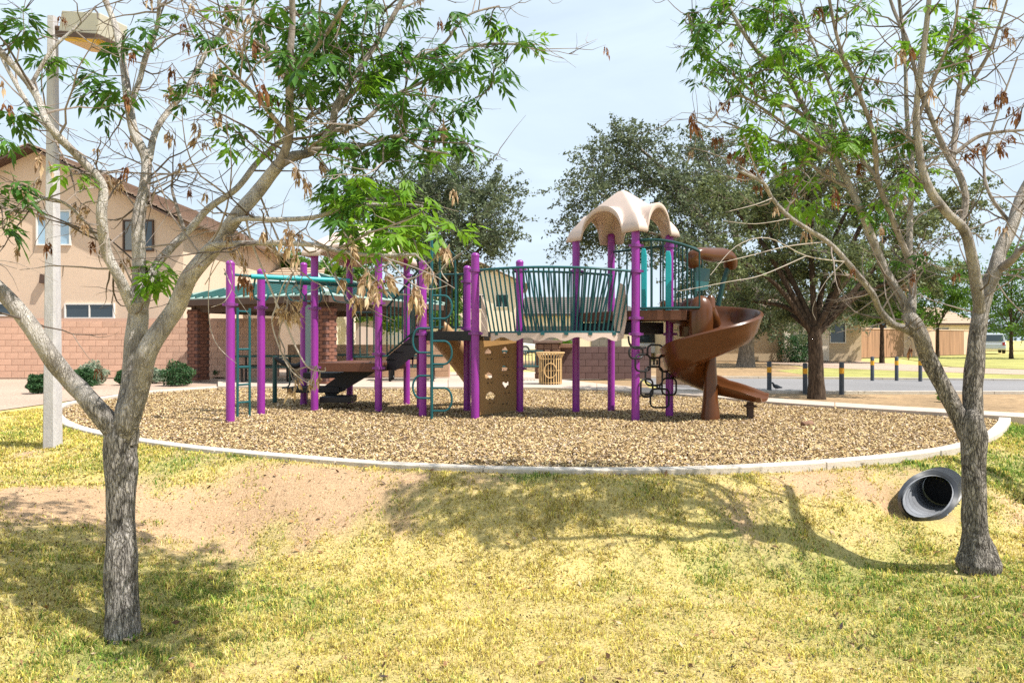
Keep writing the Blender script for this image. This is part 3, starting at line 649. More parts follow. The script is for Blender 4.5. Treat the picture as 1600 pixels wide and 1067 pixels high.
hh = house('hip_roof_house', 'cream house with pale tiled hip roof beyond the garden wall', (33.0,66,0), 13.5, 10, 3.4, M['stucco_cream'], M['tile'], pitch=.3)
window(hh, (-2,-.04,2.2), 1.6, 1.3, M['glass'], 1); window(hh, (2.4,-.04,2.2), 1.6, 1.3, M['glass'], 1)
hi = house('far_corner_house', 'small far house at the right end of the garden wall', (44.0,70,0), 7.5, 9, 2.9, M['stucco_cream'], M['tile'], pitch=.4)
window(hi, (0,-.04,1.8), 1.6, 1.2, M['glass'], 1)

# ------------------------------------------------------------------ cars
def car(label, loc, rz, paint, suv=True, L_=4.7, W_=1.85, H_=1.75):
    t = empty('parked_car', loc, rz, label, 'car')
    hb = .95 if suv else .85
    side = [(-L_/2,.45),(-L_/2+.05,hb-.1),(-L_/2+.2,hb),(L_/2-1.35,hb),(L_/2-.25,hb-.12),(L_/2,.62),(L_/2-.02,.38),(-L_/2+.03,.32)]
    MB().extr([(x,-W_/2,z) for x, z in side], (0,W_,0)).build('body', paint, t, bevel=.06)
    if suv: cab = [(-L_/2+.12,hb-.01),(-L_/2+.35,H_-.08),(-L_/2+.7,H_),(.35,H_),(.75,H_-.1),(L_/2-1.3,hb-.01)]
    else: cab = [(-L_/2+.55,hb-.01),(-L_/2+1.35,H_-.08),(-.4,H_),(.35,H_-.04),(L_/2-1.2,hb-.01)]
    c = MB(); n = len(cab); ins_ = .14
    vs = [(x,-W_/2+.02+(ins_ if z > hb else 0),z) for x, z in cab]+[(x,W_/2-.02-(ins_ if z > hb else 0),z) for x, z in cab]
    c.add(vs, [tuple(range(n))[::-1], tuple(range(n,2*n))]+[(i,(i+1)%n,n+(i+1)%n,n+i) for i in range(n)])
    c.build('cabin', paint, t, bevel=.03)
    zb, zt = hb+.06, H_-.17
    xs = [(-L_/2+.5,-.75),(-.65,.2),(.3,.85)] if suv else [(-L_/2+1.25,-.35),(-.25,.55)]
    for s_ in (-1,1):
        for x0, x1 in xs:
            yb = s_*(W_/2+.0); yt = s_*(W_/2-.105)
            MB().add([(x0,yb,zb),(x1+.12,yb,zb),(x1-.1,yt,zt),(x0+.1,yt,zt)], [(0,1,2,3)]).build('side_window', M['carglass'], t)
    MB().add([(L_/2-1.32,-W_/2+.15,hb+.03),(L_/2-1.32,W_/2-.15,hb+.03),(.8,W_/2-.22,H_-.15),(.8,-W_/2+.22,H_-.15)], [(0,1,2,3)]).build('windscreen', M['carglass'], t)
    MB().add([(-L_/2+.12,-W_/2+.18,hb+.1),(-L_/2+.12,W_/2-.18,hb+.1),(-L_/2+.31,W_/2-.22,H_-.16),(-L_/2+.31,-W_/2+.22,H_-.16)], [(0,1,2,3)]).build('rear_window', M['carglass'], t)
    for x in (-L_/2+.9, L_/2-.95):
        for s_ in (-1,1):
            wm = MB(); y = s_*(W_/2-.09)
            wm.tube([(x,y-.1,.36),(x,y+.1,.36)], .36, 18)
            wh = wm.build('wheel', M['tyre'], t)
            MB().tube([(x,y+s_*.09,.36),(x,y+s_*.115,.36)], .23, 14).build('rim', M['silver'], wh)
    for s_ in (-1,1):
        MB().box((L_/2-.08, s_*(W_/2-.28), .74), (.12,.34,.16)).build('headlight', M['trim'], t)
        MB().box((-L_/2+.05, s_*(W_/2-.16), .82), (.08,.2,.24)).build('tail_light', mat('red_tail_light', (.4,.02,.02), .3), t)
    return t
car('dark navy sedan parked before the garage door beyond the low wall', (-15.9,44,0), R(8), M['navy'], suv=False, H_=1.45)
car('white sport utility vehicle behind the stone grill pillar', (-.4,55,0), R(3), M['white'])
car('silver sport utility vehicle parked behind the loop climber', (9.9,43.5,0), R(-8), M['silver'])
car('small silver vehicle parked beside the far right lawn', (42,60,0), R(60), M['silver'])

# ------------------------------------------------------------------ green roofed shelter
SH = empty('picnic_shelter', (-6.2,21.6,0), R(65), 'picnic shelter with green metal hip roof on brown brick columns', 'shelter')
hs = 2.95; ze, za = 2.40, 3.28
for k_ in range(4):
    m4 = Matrix.Rotation(k_*math.pi/2, 3, 'Z'); tr = lambda p: m4 @ Vector(p)
    pan = MB().extr([tr((-hs,-hs,ze)), tr((hs,-hs,ze)), tr((0,0,za))], (0,0,-.04)).build('roof_panel', M['roof_green'], SH)
    nr_ = 19
    for i in range(nr_):
        x = -hs + 2*hs*(i+.5)/nr_; t_ = 1-abs(x)/hs     # how far up the slope the seam runs
        a = tr((x,-hs,ze+.022)); b = tr((x,-hs+hs*t_,ze+(za-ze)*t_+.022))
        MB().bar(a, b, .045, .075).build('seam', M['rib_green'], pan)
    MB().bar(tr((hs,-hs,ze+.03)), tr((0,0,za+.03)), .12, .06).build('hip_cap', M['roof_green'], SH)
    MB().bar(tr((-hs+.04,-hs+.04,ze-.12)), tr((hs-.04,-hs+.04,ze-.12)), .08, .18).build('fascia', M['fascia'], SH)
    MB().bar(tr((-hs+.4,-hs+.5,ze-.28)), tr((hs-.4,-hs+.5,ze-.28)), .14, .22).build('beam', M['fascia'], SH)
    cx, cy = tr((hs-.55,-hs+.55,0))[:2]
    colm = MB().box((cx,cy,1.05), (.42,.42,2.1)).build('column', M['mortar_dark'], SH)
    br = MB().box((0,0,0), (.205,.07,.085)).mesh('brick', M['brick'])
    for side in range(4):
        ca, sa = math.cos(side*math.pi/2+k_*math.pi/2), math.sin(side*math.pi/2+k_*math.pi/2)
        for r_ in range(21):
            for j in ((-.112,.112) if r_ % 2 == 0 else (-.0,)):
                lx, ly = j, -.195
                place('brick', br, colm, (cx+lx*ca-ly*sa, cy+lx*sa+ly*ca, .05+r_*.098), (0,0,side*math.pi/2+k_*math.pi/2))
def picnic_table(label, loc, rz):
    t = empty('picnic_table', loc, rz, label, 'table', 'dark tables under the shelter')
    MB().box((0,0,.74), (1.8,.75,.05)).build('table_top', M['green_dark'], t, bevel=.01)
    for s_ in (-1,1): MB().box((0,s_*.68,.44), (1.8,.28,.04)).build('bench_seat', M['green_dark'], t, bevel=.008)
    for s_ in (-.6,.6):
        MB().tube(smooth_path([(s_,-.68,.42),(s_,-.6,.05),(s_,0,.02),(s_,.6,.05),(s_,.68,.42)],4), .03, 8).build('leg', M['black'], t)
        MB().tube([(s_,0,.03),(s_,0,.72)], .03, 8).build('post', M['black'], t)
    return t
picnic_table('dark picnic table at the left under the shelter', (-7.0,19.6,0), R(12))
picnic_table('dark picnic table at the right under the shelter', (-5.4,21.2,0), R(-20))
picnic_table('dark picnic table in the sun beside the low wall', (-2.9,19.9,0), R(5))

# ------------------------------------------------------------------ bench, bin, stone pillar
bn = empty('park_bench', (.28,19.6,0), R(4), 'black slatted park bench behind the climbing wall', 'bench')
for i in range(14):
    x = -.62+i*.095; MB().tube(smooth_path([(x,-.05,.44),(x,.2,.42),(x,.30,.6),(x,.36,.86)],3), .016, 6).build('slat', M['green_dark'], bn)
MB().tube([(-.66,.36,.87),(.66,.36,.87)], .025, 8).build('top_rail', M['green_dark'], bn); MB().tube([(-.66,-.06,.44),(.66,-.06,.44)], .025, 8).build('front_rail', M['green_dark'], bn)
for s_ in (-.6,.6): MB().tube([(s_,-.04,.43),(s_,-.04,0)], .028, 8).build('leg', M['black'], bn); MB().tube([(s_,.24,.43),(s_,.3,0)], .028, 8).build('leg', M['black'], bn)
bc = G(861,603); tb = empty('trash_can', (bc.x, bc.y+.3, 0), 0, 'tan slatted trash can with flared rim beside the footpath', 'trash can')
sl = MB(); 
sl.add([(-.014,-.006,.04),(.014,-.006,.04),(.014,-.006,.72),(.018,-.075,.86),(-.018,-.075,.86),(-.014,-.006,.72), (-.014,.006,.04),(.014,.006,.04),(.014,.006,.72),(.018,-.063,.86),(-.018,-.063,.86),(-.014,.006,.72)],
    [(0,1,2,5),(5,2,3,4),(11,8,7,6),(10,9,8,11),(0,5,11,6),(1,7,8,2),(5,4,10,11),(2,8,9,3),(3,9,10,4),(0,6,7,1)])
slm = sl.mesh('slat', M['trash'])
for k_ in range(26):
    a = 2*math.pi*k_/26; place('slat', slm, tb, (.30*math.sin(a), -.30*math.cos(a), 0), (0,0,a))
for z_, r_ in ((.08,.29),(.70,.29),(.40,.285)): MB().tube([(r_*math.cos(a), r_*math.sin(a), z_) for a in np.linspace(0,2*math.pi,24,endpoint=False)], .012, 6, closed=True).build('hoop', M['trash'], tb)
MB().tube([(.372*math.cos(a), .372*math.sin(a), .865) for a in np.linspace(0,2*math.pi,28,endpoint=False)], .016, 6, closed=True).build('rim', M['trash'], tb)
MB().tube([(-.02+.16*math.cos(a), -.315, .40+.19*math.sin(a)) for a in np.linspace(0,2*math.pi,24,endpoint=False)], .014, 6, closed=True).build('round_emblem', M['trash'], tb)
MB().lathe([(.25,.05),(.26,.80),(.235,.80),(.23,.08)], 20, cap=False).build('liner', M['black'], tb)
sp = empty('stone_pillar', (1.08,20.9,0), 0, 'stone faced grill pillar with flat cap behind the trash can', 'pillar')
MB().box((0,0,.55), (.66,.66,1.1)).build('core', M['mortar_dark'], sp)
for r_ in range(6):
    for c_ in range(3):
        for side in range(4):
            a = side*math.pi/2; jx = (c_-1)*.22+random.uniform(-.02,.02); w_ = random.uniform(.16,.21); h_ = random.uniform(.14,.175)
            lx, ly = jx, -.335
            MB().box((lx*math.cos(a)-ly*math.sin(a), lx*math.sin(a)+ly*math.cos(a), .1+r_*.18), (w_, random.uniform(.05,.09), h_), rz=a).build('stone', M['stone'], sp, bevel=.015)
MB().box((0,0,1.15), (.86,.86,.09)).build('cap', mat('brown_stone_cap', (.20,.13,.10), .85, .15, 8), sp, bevel=.012)
MB().box((.5,0,1.02), (.62,.5,.12)).build('grill_shelf', M['stone'], sp, bevel=.01)

# ------------------------------------------------------------------ bollards
for i, (x, yb, yt, lab, grp) in enumerate([(1202,612,565,'dark bollard with yellow band, nearest the brown slide',''),(1258,614,567,'dark bollard just left of the dark tree trunk',''),(1315,615,566,'dark bollard just right of the dark tree trunk',''),
        (1363,594,557,'far grey bollard, leftmost of the three on the grass verge',''),(1401,594,557,'far grey bollard, middle of the three on the grass verge',''),(1438,595,557,'far grey bollard, rightmost of the three by the verge','')]):
    g = G(x, yb, -.02); h = (yb-yt)/F*g.y; b_ = empty('bollard', g, 0, lab, 'bollard', 'bollards along the road')
    MB().lathe([(.052,-.03),(.052,h-.02),(.044,h-.004),(.02,h)], 14).build('post', M['bollard'], b_, smooth=True)
    MB().lathe([(.0545,h*.64),(.0545,h*.82)], 14, cap=False).build('reflective_band', M['yellow'], b_, smooth=True)

# ------------------------------------------------------------------ street lamp
pb = P(82.5,700,8.15); lp = empty('light_pole', (pb.x, pb.y, gz(pb.x, pb.y)-.02), 0, 'tall grey square light pole with box lamp on the left', 'light pole')
ph = P(85,27,8.15).z - lp.location.z
prof = lambda wd: [(-wd,-wd*.7),(-wd*.7,-wd),(wd*.7,-wd),(wd,-wd*.7),(wd,wd*.7),(wd*.7,wd),(-wd*.7,wd),(-wd,wd*.7)]
m_ = MB(); a_ = prof(.083); b2 = prof(.044); n = 8
m_.add([(x,y,-.3) for x,y in a_]+[(x,y,ph) for x,y in b2], [tuple(range(n))[::-1], tuple(range(n,2*n))]+[(i,(i+1)%n,n+(i+1)%n,n+i) for i in range(n)])
m_.build('shaft', M['pole'], lp)
MB().tube([(.03,0,ph-.13),(.34,-.10,ph-.20)], .028, 10).build('arm', M['fascia'], lp)
hd_ = empty('lamp_head_tmp'); bpy.data.objects.remove(hd_)
Mh = Matrix.Translation(Vector((.62,-.22,ph-.24))) @ Matrix.Rotation(R(-20),4,'Z') @ Matrix.Rotation(R(12),4,'Y')
hm = MB().box((0,0,0), (.62,.36,.24)); hm.v = [tuple(Mh @ Vector(p)) for p in hm.v]; head = hm.build('lamp_housing', M['lampbox'], lp, bevel=.012)
hm = MB().box((0,0,-.15), (.66,.40,.055)); hm.v = [tuple(Mh @ Vector(p)) for p in hm.v]; hm.build('lens_frame', M['fascia'], head)
hm = MB().box((.05,0,-.19), (.5,.33,.05), taper=1.15); hm.v = [tuple(Mh @ Vector(p)) for p in hm.v]; hm.build('lens', M['lens'], head)

# ------------------------------------------------------------------ culvert pipe
cp = P(1447,776,6.1); cu = empty('culvert_pipe', cp, 0, 'black corrugated drain pipe end poking out of the slope', 'pipe')
d_ = Vector((.64,.765,-.08)).normalized()
sidev = d_.cross(Vector((0,0,1))).normalized(); upv = sidev.cross(d_).normalized()
def pipe_mesh(r0, amp, nn=30, st=32, ln=.95):
    m_ = MB(); vs = []
    for i in range(st+1):
        f = i/st
        for k_ in range(nn):
            a = 2*math.pi*k_/nn; r_ = r0 + amp*(1 if (i % 4) in (1,2) else -1)
            start = .10 + .30*math.sin(a) + .20*math.cos(a)     # mouth cut to the slope: top and right set back
            s_ = start + (ln-start)*f
            vs.append(d_*s_ + sidev*(math.cos(a)*r_) + upv*(math.sin(a)*r_))
    m_.add(vs, [(i*nn+k_, i*nn+(k_+1)%nn, (i+1)*nn+(k_+1)%nn, (i+1)*nn+k_) for i in range(st) for k_ in range(nn)]); return m_
pipe_mesh(.19, .017).build('corrugated_shell', M['pipe'], cu, smooth=True)
pipe_mesh(.168, .010).build('inner_lining', M['pipe_in'], cu, smooth=True)
MB().lathe([(.16,0),(.001,.001)], 20).build('dark_bore_disc', M['black'], cu).matrix_local = Matrix.Translation(d_*.9) @ d_.to_track_quat('Z','Y').to_matrix().to_4x4()  # black disc added to stand for the darkness deep in the pipe

# ------------------------------------------------------------------ the play structure
PS = empty('play_structure', (0,11.5,0), 0, 'purple and teal play structure with bridge, roofs and brown spiral slide', 'play structure')
O_ = Vector((0,11.5,0))
def B(mb, name, m, parent=PS, **k):       # builds in world coordinates, stored relative to the root
    mb.v = [(p[0]-O_.x, p[1]-O_.y, p[2]-O_.z) for p in mb.v]; return mb.build(name, m, parent, **k)
def zat(y, D): return EYE+(HZ-y)/F*D
POST = {}
def post(key, x, yb, ytop, r=.063, collars=(), cap=True, pos=None, m='purple'):
    g = pos if pos is not None else G(x, yb); zt = zat(ytop, g.y); POST[key] = Vector((g.x, g.y, 0))
    prof_ = [(r,-.3),(r,zt-.05)]
    prof_ += [(r*1.06,zt-.05),(r*1.06,zt-.03),(r*.9,zt-.008),(r*.5,zt+.008),(.002,zt+.012)] if cap else [(r,zt)]
    o = B(MB().lathe(prof_, 18, (g.x,g.y,0)), 'post', M[m], smooth=True)
    for yc in collars:
        zc = zat(yc, g.y)
        c = MB().lathe([(r+.001,zc-.026),(r+.02,zc-.022),(r+.02,zc+.022),(r+.001,zc+.026)], 18, (g.x,g.y,0), cap=False)
        c.box((g.x+r+.03, g.y-.02, zc), (.05,.03,.035)); c.box((g.x-r-.025, g.y-.02, zc), (.035,.03,.035))
        B(c, 'collar', M['purple_dark'], o, smooth=True)
    return o
post('A',360,657.5,408,collars=(476,))
post('B',408,645,421,collars=(481,))
post('C',491.5,640.5,398,collars=(482,574))
post('D',591.5,642,398,collars=(440,474,553,575))
post('E',549,627,398,pos=Vector((-3.15,13.25,0)))
post('F',474.5,633,411,pos=Vector((-3.92,12.85,0)))
post('G',660.5,648,408,collars=(512,522))
post('H',638.5,629,398,pos=Vector((-2.02,13.1,0)), collars=(430,))
post('I',742.5,652.5,396,collars=(423,521))
post('J',730,640,416,collars=(440,514))
post('J2',654,640,432,pos=Vector((-1.62,12.05,0)),collars=(520,))
post('K',812,643,407,collars=(422,576))
post('L',900,643.5,368,collars=(424,))
post('M',955,640,366)
post('N',993,655,355,collars=(384,424,497,522))
post('O',1046,648.5,368,collars=(385,497,522))
pt = POST
# joint knuckles hide nothing: cap of roof columns is inside the roof
def deck(poly, z, m, name='deck', th=.06, skirt=.09):
    o = B(MB().prism([(p[0],p[1]) for p in poly], z-th-skirt, z), name, m, bevel=.006)
    return o
zd1 = zat(567,11.7); zd2 = zat(518,11.2); zd3 = zat(487,10.9)
sq = lambda *ks: [pt[k_] for k_ in ks]
deck(sq('C','D','H','E'), zd1, M['brown_deck'])
deck(sq('G','I','J','J2'), zd2, M['black'])
deck(sq('I','K','J'), zd2-.005, M['black'])
N_, O2, L_2, M_2 = pt['N'], pt['O'], pt['L'], pt['M']
deck([N_, Vector((2.62,10.28,0)), Vector((2.86,10.75,0)), O2, M_2, L_2], zd3, M['brown_deck'])
B(MB().prism([(p.x,p.y) for p in (N_.lerp(M_2,.06), O2.lerp(L_2,.06), M_2.lerp(N_,.06), L_2.lerp(O2,.06))], zd3-.36, zd3-.17), 'deck_frame', M['black'])
# small caps
def arc3(a, b, bulge, z_a, z_b, n=20, sag=0):
    a = Vector((a.x,a.y,0)); b = Vector((b.x,b.y,0)); d = b-a; nrm = Vector((d.y,-d.x,0)).normalized(); o = []
    for i in range(n+1):
        t = i/n; s_ = 4*t*(1-t); o.append(a.lerp(b,t) + nrm*(bulge*s_) + Vector((0,0,z_a+(z_b-z_a)*t+sag*s_)))
    return o
def railing(name, bottom, top, m, nb, r=.016, rr=.022, ends=True, second=None):
    rl = MB().tube(top, rr, 8)
    pass
    o = B(rl, name, m, smooth=True); B(MB().tube(bottom, rr*.9, 8), 'bottom_rail', m, o, smooth=True)
    def samp(p, t):
        i = min(int(t*(len(p)-1)), len(p)-2); return p[i].lerp(p[i+1], t*(len(p)-1)-i)
    for i in range(nb):
        t = (i+.5)/nb if not ends else i/(nb-1)
        B(MB().tube([samp(bottom,t), samp(top,t)], r, 6), 'bar', m, o, smooth=True)
    return o
# bridge
zb0 = zat(519,10.4); zbt = zat(421,10.5)
I_, K_ = pt['I'], pt['K']
nb_top = arc3(I_+Vector((.07,-.02,0)), N_+Vector((-.07,-.02,0)), .34, zbt, zat(424,10.4), 24, .02)
nb_bot = arc3(I_+Vector((.24,.10,0)), N_+Vector((-.22,.10,0)), .22, zb0, zb0, 24)
railing('near_bridge_railing', nb_bot, nb_top, M['teal'], 31, r=.0135, rr=.02)
fb_top = arc3(K_+Vector((0,-.07,0)), L_2+Vector((0,-.07,0)), -.05, zat(424,11.5), zat(424,11.5), 10)
fb_top = arc3(K_+Vector((-.12,.03,0)), M_2+Vector((0,-.1,0)), .22, zat(425,11.6), zat(429,11.6), 22)
fb_bot = arc3(K_+Vector((.1,0,0)), M_2+Vector((-.25,-.12,0)), .34, zb0+.02, zb0+.02, 22)
railing('far_bridge_railing', fb_bot, fb_top, M['teal'], 26, r=.0135, rr=.02)
dk = [Vector(p) for p in nb_bot]; fkp = [Vector(p) for p in fb_bot]
poly = [(p.x,p.y) for p in dk] + [(p.x,p.y) for p in reversed(fkp)]
B(MB().prism(poly, zb0-.07, zb0-.035), 'bridge_deck', M['brown_deck'])
sk = MB(); n = 120
edge = [dk[0].lerp(dk[-1],0)]; vs = []
def sampv(p, t):
    i = min(int(t*(len(p)-1)), len(p)-2); return p[i].lerp(p[i+1], t*(len(p)-1)-i)
for i in range(n+1):
    t = i/n; q_ = sampv(dk, t); zlo = zb0-.105-.030*math.cos(t*2*math.pi*5.2)
    for dy in (-.05, -.015): vs += [Vector((q_.x,q_.y+dy,zb0-.012)), Vector((q_.x,q_.y+dy,zlo))]
fs = []
for i in range(n):
    a = i*4; b_ = a+4
    fs += [(a,a+1,b_+1,b_), (a+2,b_+2,b_+3,a+3), (a,b_,b_+2,a+2), (a+1,a+3,b_+3,b_+1)]
fs += [(0,2,3,1),(n*4,n*4+1,n*4+3,n*4+2)]
sk.add(vs, fs); B(sk, 'scalloped_skirt', M['beige'])
for i in range(6):
    q_ = sampv(dk, .05+i*.18); B(MB().box((q_.x,q_.y-.03,zb0-.02), (.06,.06,.05)), 'clamp', M['teal'])
# beige entry panels at the ends of the bridge
def slab(poly, off, name, m, **k): return B(MB().extr([Vector(p) for p in poly], off), name, m, **k)
slab([(I_.x+.09,10.68,zb0-.06),(I_.x+.20,10.70,zb0-.06),(I_.x+.17,10.70,zb0+.35),(I_.x+.09,10.68,zb0+.62)], (0,.04,0), 'entry_panel', M['beige'])
x0 = N_.x; slab([(x0-.30,10.5,zb0-.10),(x0-.17,10.5,zb0-.10),(x0-.11,10.5,zb0+.22),(x0-.14,10.5,zb0+.72),(x0-.22,10.5,zb0+.76),(x0-.33,10.5,zb0+.3)], (.0,.04,0), 'entry_panel', M['beige'], bevel=.01)
# climbing wall between I and K with cut holds
cw0 = I_.lerp(K_, .10); cw1 = I_.lerp(K_, .92); cd = (cw1-cw0); cl = cd.length; cd.normalize(); cn = Vector((cd.y,-cd.x,0))
bm = bmesh.new()
HOLES = [(.30,.30,.115),(.72,.43,.085),(.25,.62,.10),(.68,.72,.09),(.66,.26,.0),(.24,1.0,.085),(.70,1.02,.09)]
cols_, rows_ = 46, 60; Wc, Hc = cl, zd2-.12
grid = {}
def shape_hole(u, v):
    for hx_, hz_, r_ in HOLES:
        if r_ == 0: continue
        if ((u*Wc - hx_*Wc)/(r_*1.2))**2 + ((v*Hc - hz_ - .35*abs(u*Wc-hx_*Wc)*(1 if int(hz_*100) % 2 else -.6))/(r_*.55))**2 < 1: return True
    return False
vsm = MB()
cellv = [[cw0 + cd*(Wc*i/cols_) + Vector((0,0,.03+Hc*j/rows_)) for i in range(cols_+1)] for j in range(rows_+1)]
front = [p for row in cellv for p in row]
th_ = cn*(-.045); nfr = len(front); ff = []; solid = {}
for j in range(rows_):
    for i in range(cols_): solid[i,j] = not shape_hole((i+.5)/cols_, (j+.5)/rows_)
ix = lambda i, j: j*(cols_+1)+i
for (i,j), s_ in solid.items():
    if not s_: continue
    ff.append((ix(i,j),ix(i+1,j),ix(i+1,j+1),ix(i,j+1))); ff.append(tuple(nfr+q_ for q_ in (ix(i,j+1),ix(i+1,j+1),ix(i+1,j),ix(i,j))))
    for (di,dj,a,b_) in ((-1,0,(i,j+1),(i,j)),(1,0,(i+1,j),(i+1,j+1)),(0,-1,(i,j),(i+1,j)),(0,1,(i+1,j+1),(i,j+1))):
        if not solid.get((i+di,j+dj), False): ff.append((ix(*a), nfr+ix(*a), nfr+ix(*b_), ix(*b_)))
vsm.add(front+[p+th_ for p in front], ff); cwo = B(vsm, 'climbing_wall', M['tan_panel'])
for hx_, hz_, r_ in HOLES:
    for s_ in (-1,1):
        c_ = cw0 + cd*(hx_*Wc + s_*.05) + Vector((0,0,hz_-.10)); B(MB().lathe([(.012,0),(.012,.012)], 8, c_ + cn*.012), 'bolt', M['black'], cwo)
bm.free()
# perforated riser panel under J
B(MB().extr([pt['J']+Vector((-.05,.02,.25)), pt['J']+Vector((.07,.02,.25)), pt['J']+Vector((.07,.02,zd2)), pt['J']+Vector((-.05,.02,zd2))], (0,.03,0)), 'riser_panel', M['black'])
# railings on deck 2
def vr(a, b, z0, z1, nb, m='green_dark', name='guard_railing', bulge=0, r=.014, ends=True, z1b=None, z0b=None):
    return railing(name, arc3(a,b,bulge,z0,z0 if z0b is None else z0b,12), arc3(a,b,bulge,z1,z1 if z1b is None else z1b,12), M[m], nb, r=r, rr=.02, ends=ends)
vr(pt['J2'].lerp(pt['J'],.08), pt['J2'].lerp(pt['J'],.92), zd2+.08, zd2+1.0, 8)
vr(pt['G'].lerp(pt['J2'],.1), pt['G'].lerp(pt['J2'],.9), zd2+.08, zd2+1.0, 6)
# stair up from deck 1 to deck 2, black solid sides and sloping rails
D_, H_p, G_, J2_ = pt['D'], pt['H'], pt['G'], pt['J2']
s0 = D_+Vector((.12,.12,0)); s1 = G_+Vector((-.08,.1,0)); t0 = H_p+Vector((.12,-.15,0)); t1 = J2_+Vector((-.1,0,0))
for a, b_, nm in ((s0,s1,'near'),(t0,t1,'far')):
    slab([a+Vector((0,0,zd1-.12)), a+Vector((0,0,zd1+.10)), b_+Vector((0,0,zd2+.02)), b_+Vector((0,0,zd2-.32)), a.lerp(b_,.3)+Vector((0,0,zd1-.12))], (0,.035,0), 'stair_stringer', M['black'])
    vr(a, b_, zd1+.14, zd1+.95, 9, name='stair_railing', z0b=zd2+.06, z1b=zd2+1.0, r=.012)
for i in range(4):
    t = (i+.5)/4; a = s0.lerp(s1,t); b_ = t0.lerp(t1,t); d = (s1-s0).normalized()
    z_ = zd1+(zd2-zd1)*t
    B(MB().prism([(p.x,p.y) for p in (a-d*.14, a+d*.14, b_+d*.14, b_-d*.14)], z_-.03, z_), 'stair_tread', M['black'])
# rails and barriers on deck 1
vr(pt['E'].lerp(H_p,.06), pt['E'].lerp(H_p,.55), zd1+.06, zd1+.92, 5, name='back_railing')
# grey green weathered panel beside C
gp0 = P(477,572,12.1); gp1 = P(487.5,476,12.1)
slab([(gp0.x,12.1,gp0.z),(gp1.x,12.1,gp0.z),(gp1.x,12.1,gp1.z-.04),(gp1.x-.04,12.1,gp1.z),(gp0.x+.04,12.1,gp1.z),(gp0.x,12.1,gp1.z-.04)], (.0,.05,0), 'weathered_panel', M['greypanel'])
# dark transfer steps between F and C and a black seat rail on the left
for i, (z_, x_, y_) in enumerate(((.30,-3.6,12.6),(.55,-3.5,12.9),(.16,-3.1,12.2))):
    B(MB().box((x_,y_,z_), (.95-.2*i,.5,.10)), 'transfer_step', M['black'], bevel=.01)
slab([(-3.35,12.4,.12),(-2.5,12.4,.62),(-2.5,12.4,.74),(-2.9,12.4,.74),(-3.45,12.4,.34)], (0,.04,0), 'step_side', M['black'])
for x_ in (-4.62,-4.02): B(MB().tube([(x_,13.3,-.1),(x_,13.3,.9)], .045, 10), 'rail_post', M['green_dark'], smooth=True)
B(MB().tube(smooth_path([(-4.62,13.3,.86),(-4.4,13.28,.74),(-4.2,13.28,.7),(-4.02,13.3,.8)],5), .05, 8), 'hammock_rail', M['black'], smooth=True)
B(MB().tube(smooth_path([(-4.5,13.25,.85),(-4.32,13.2,.8),(-4.3,13.2,.35),(-4.45,13.22,.28)],4), .018, 6), 'hand_loop', M['green_dark'], smooth=True)
# overhead ladder from A/B to C/F: two beams with hanging loops
def beam(a, b_, r=.042): return B(MB().tube([a,b_], r, 10), 'overhead_beam', M['teal_bright'] if r > .04 else M['teal'], smooth=True)
ba = P(392,432,10.9); bb = P(546,439,11.75); ca_ = P(352,426,10.6); 
be = beam(ba, bb); bfar = B(MB().tube([ba+Vector((-.15,.85,0)), bb+Vector((.1,1.15,0))], .036, 10), 'overhead_beam', M['teal'], smooth=True)
for i in range(5):
    t = .04+.235*i; a = ba.lerp(bb,t); c_ = (ba+Vector((-.15,.85,0))).lerp(bb+Vector((.1,1.15,0)),t)
    pts = [a+Vector((0,0,-.03)), a+Vector((-.08,.12,-.26)), a+Vector((-.04,.16,-.345)), a.lerp(c_,.5)+Vector((0,0,-.355)), c_+Vector((.04,-.16,-.345)), c_+Vector((.08,-.12,-.26)), c_+Vector((0,0,-.03))]
    if i % 2: pts = [q_+Vector((.16*(1 if 0 < j < 6 else 0),0,0)) for j, q_ in enumerate(pts)]
    B(MB().tube(smooth_path(pts,4), .016, 6), 'hanging_rung', M['teal'], be, smooth=True)
B(MB().tube([P(352,428,10.3), P(405,433,11.2)], .022, 8), 'cross_beam', M['teal'], smooth=True)
# ladder between A and B
la = Vector((G(375,650).x,10.75,0)); lb = Vector((G(393,648).x,10.95,0)); lz = zat(481,10.8)
lad = B(MB().tube([la+Vector((0,0,-.15)), la+Vector((0,0,lz))], .021, 8).tube([lb+Vector((0,0,-.15)), lb+Vector((0,0,lz))], .021, 8), 'ladder', M['teal'], smooth=True)
for z_ in (.22,.50,.78,1.06,1.66): B(MB().tube([la+Vector((0,0,z_)), lb+Vector((0,0,z_))], .016, 8), 'rung', M['teal'], lad, smooth=True)
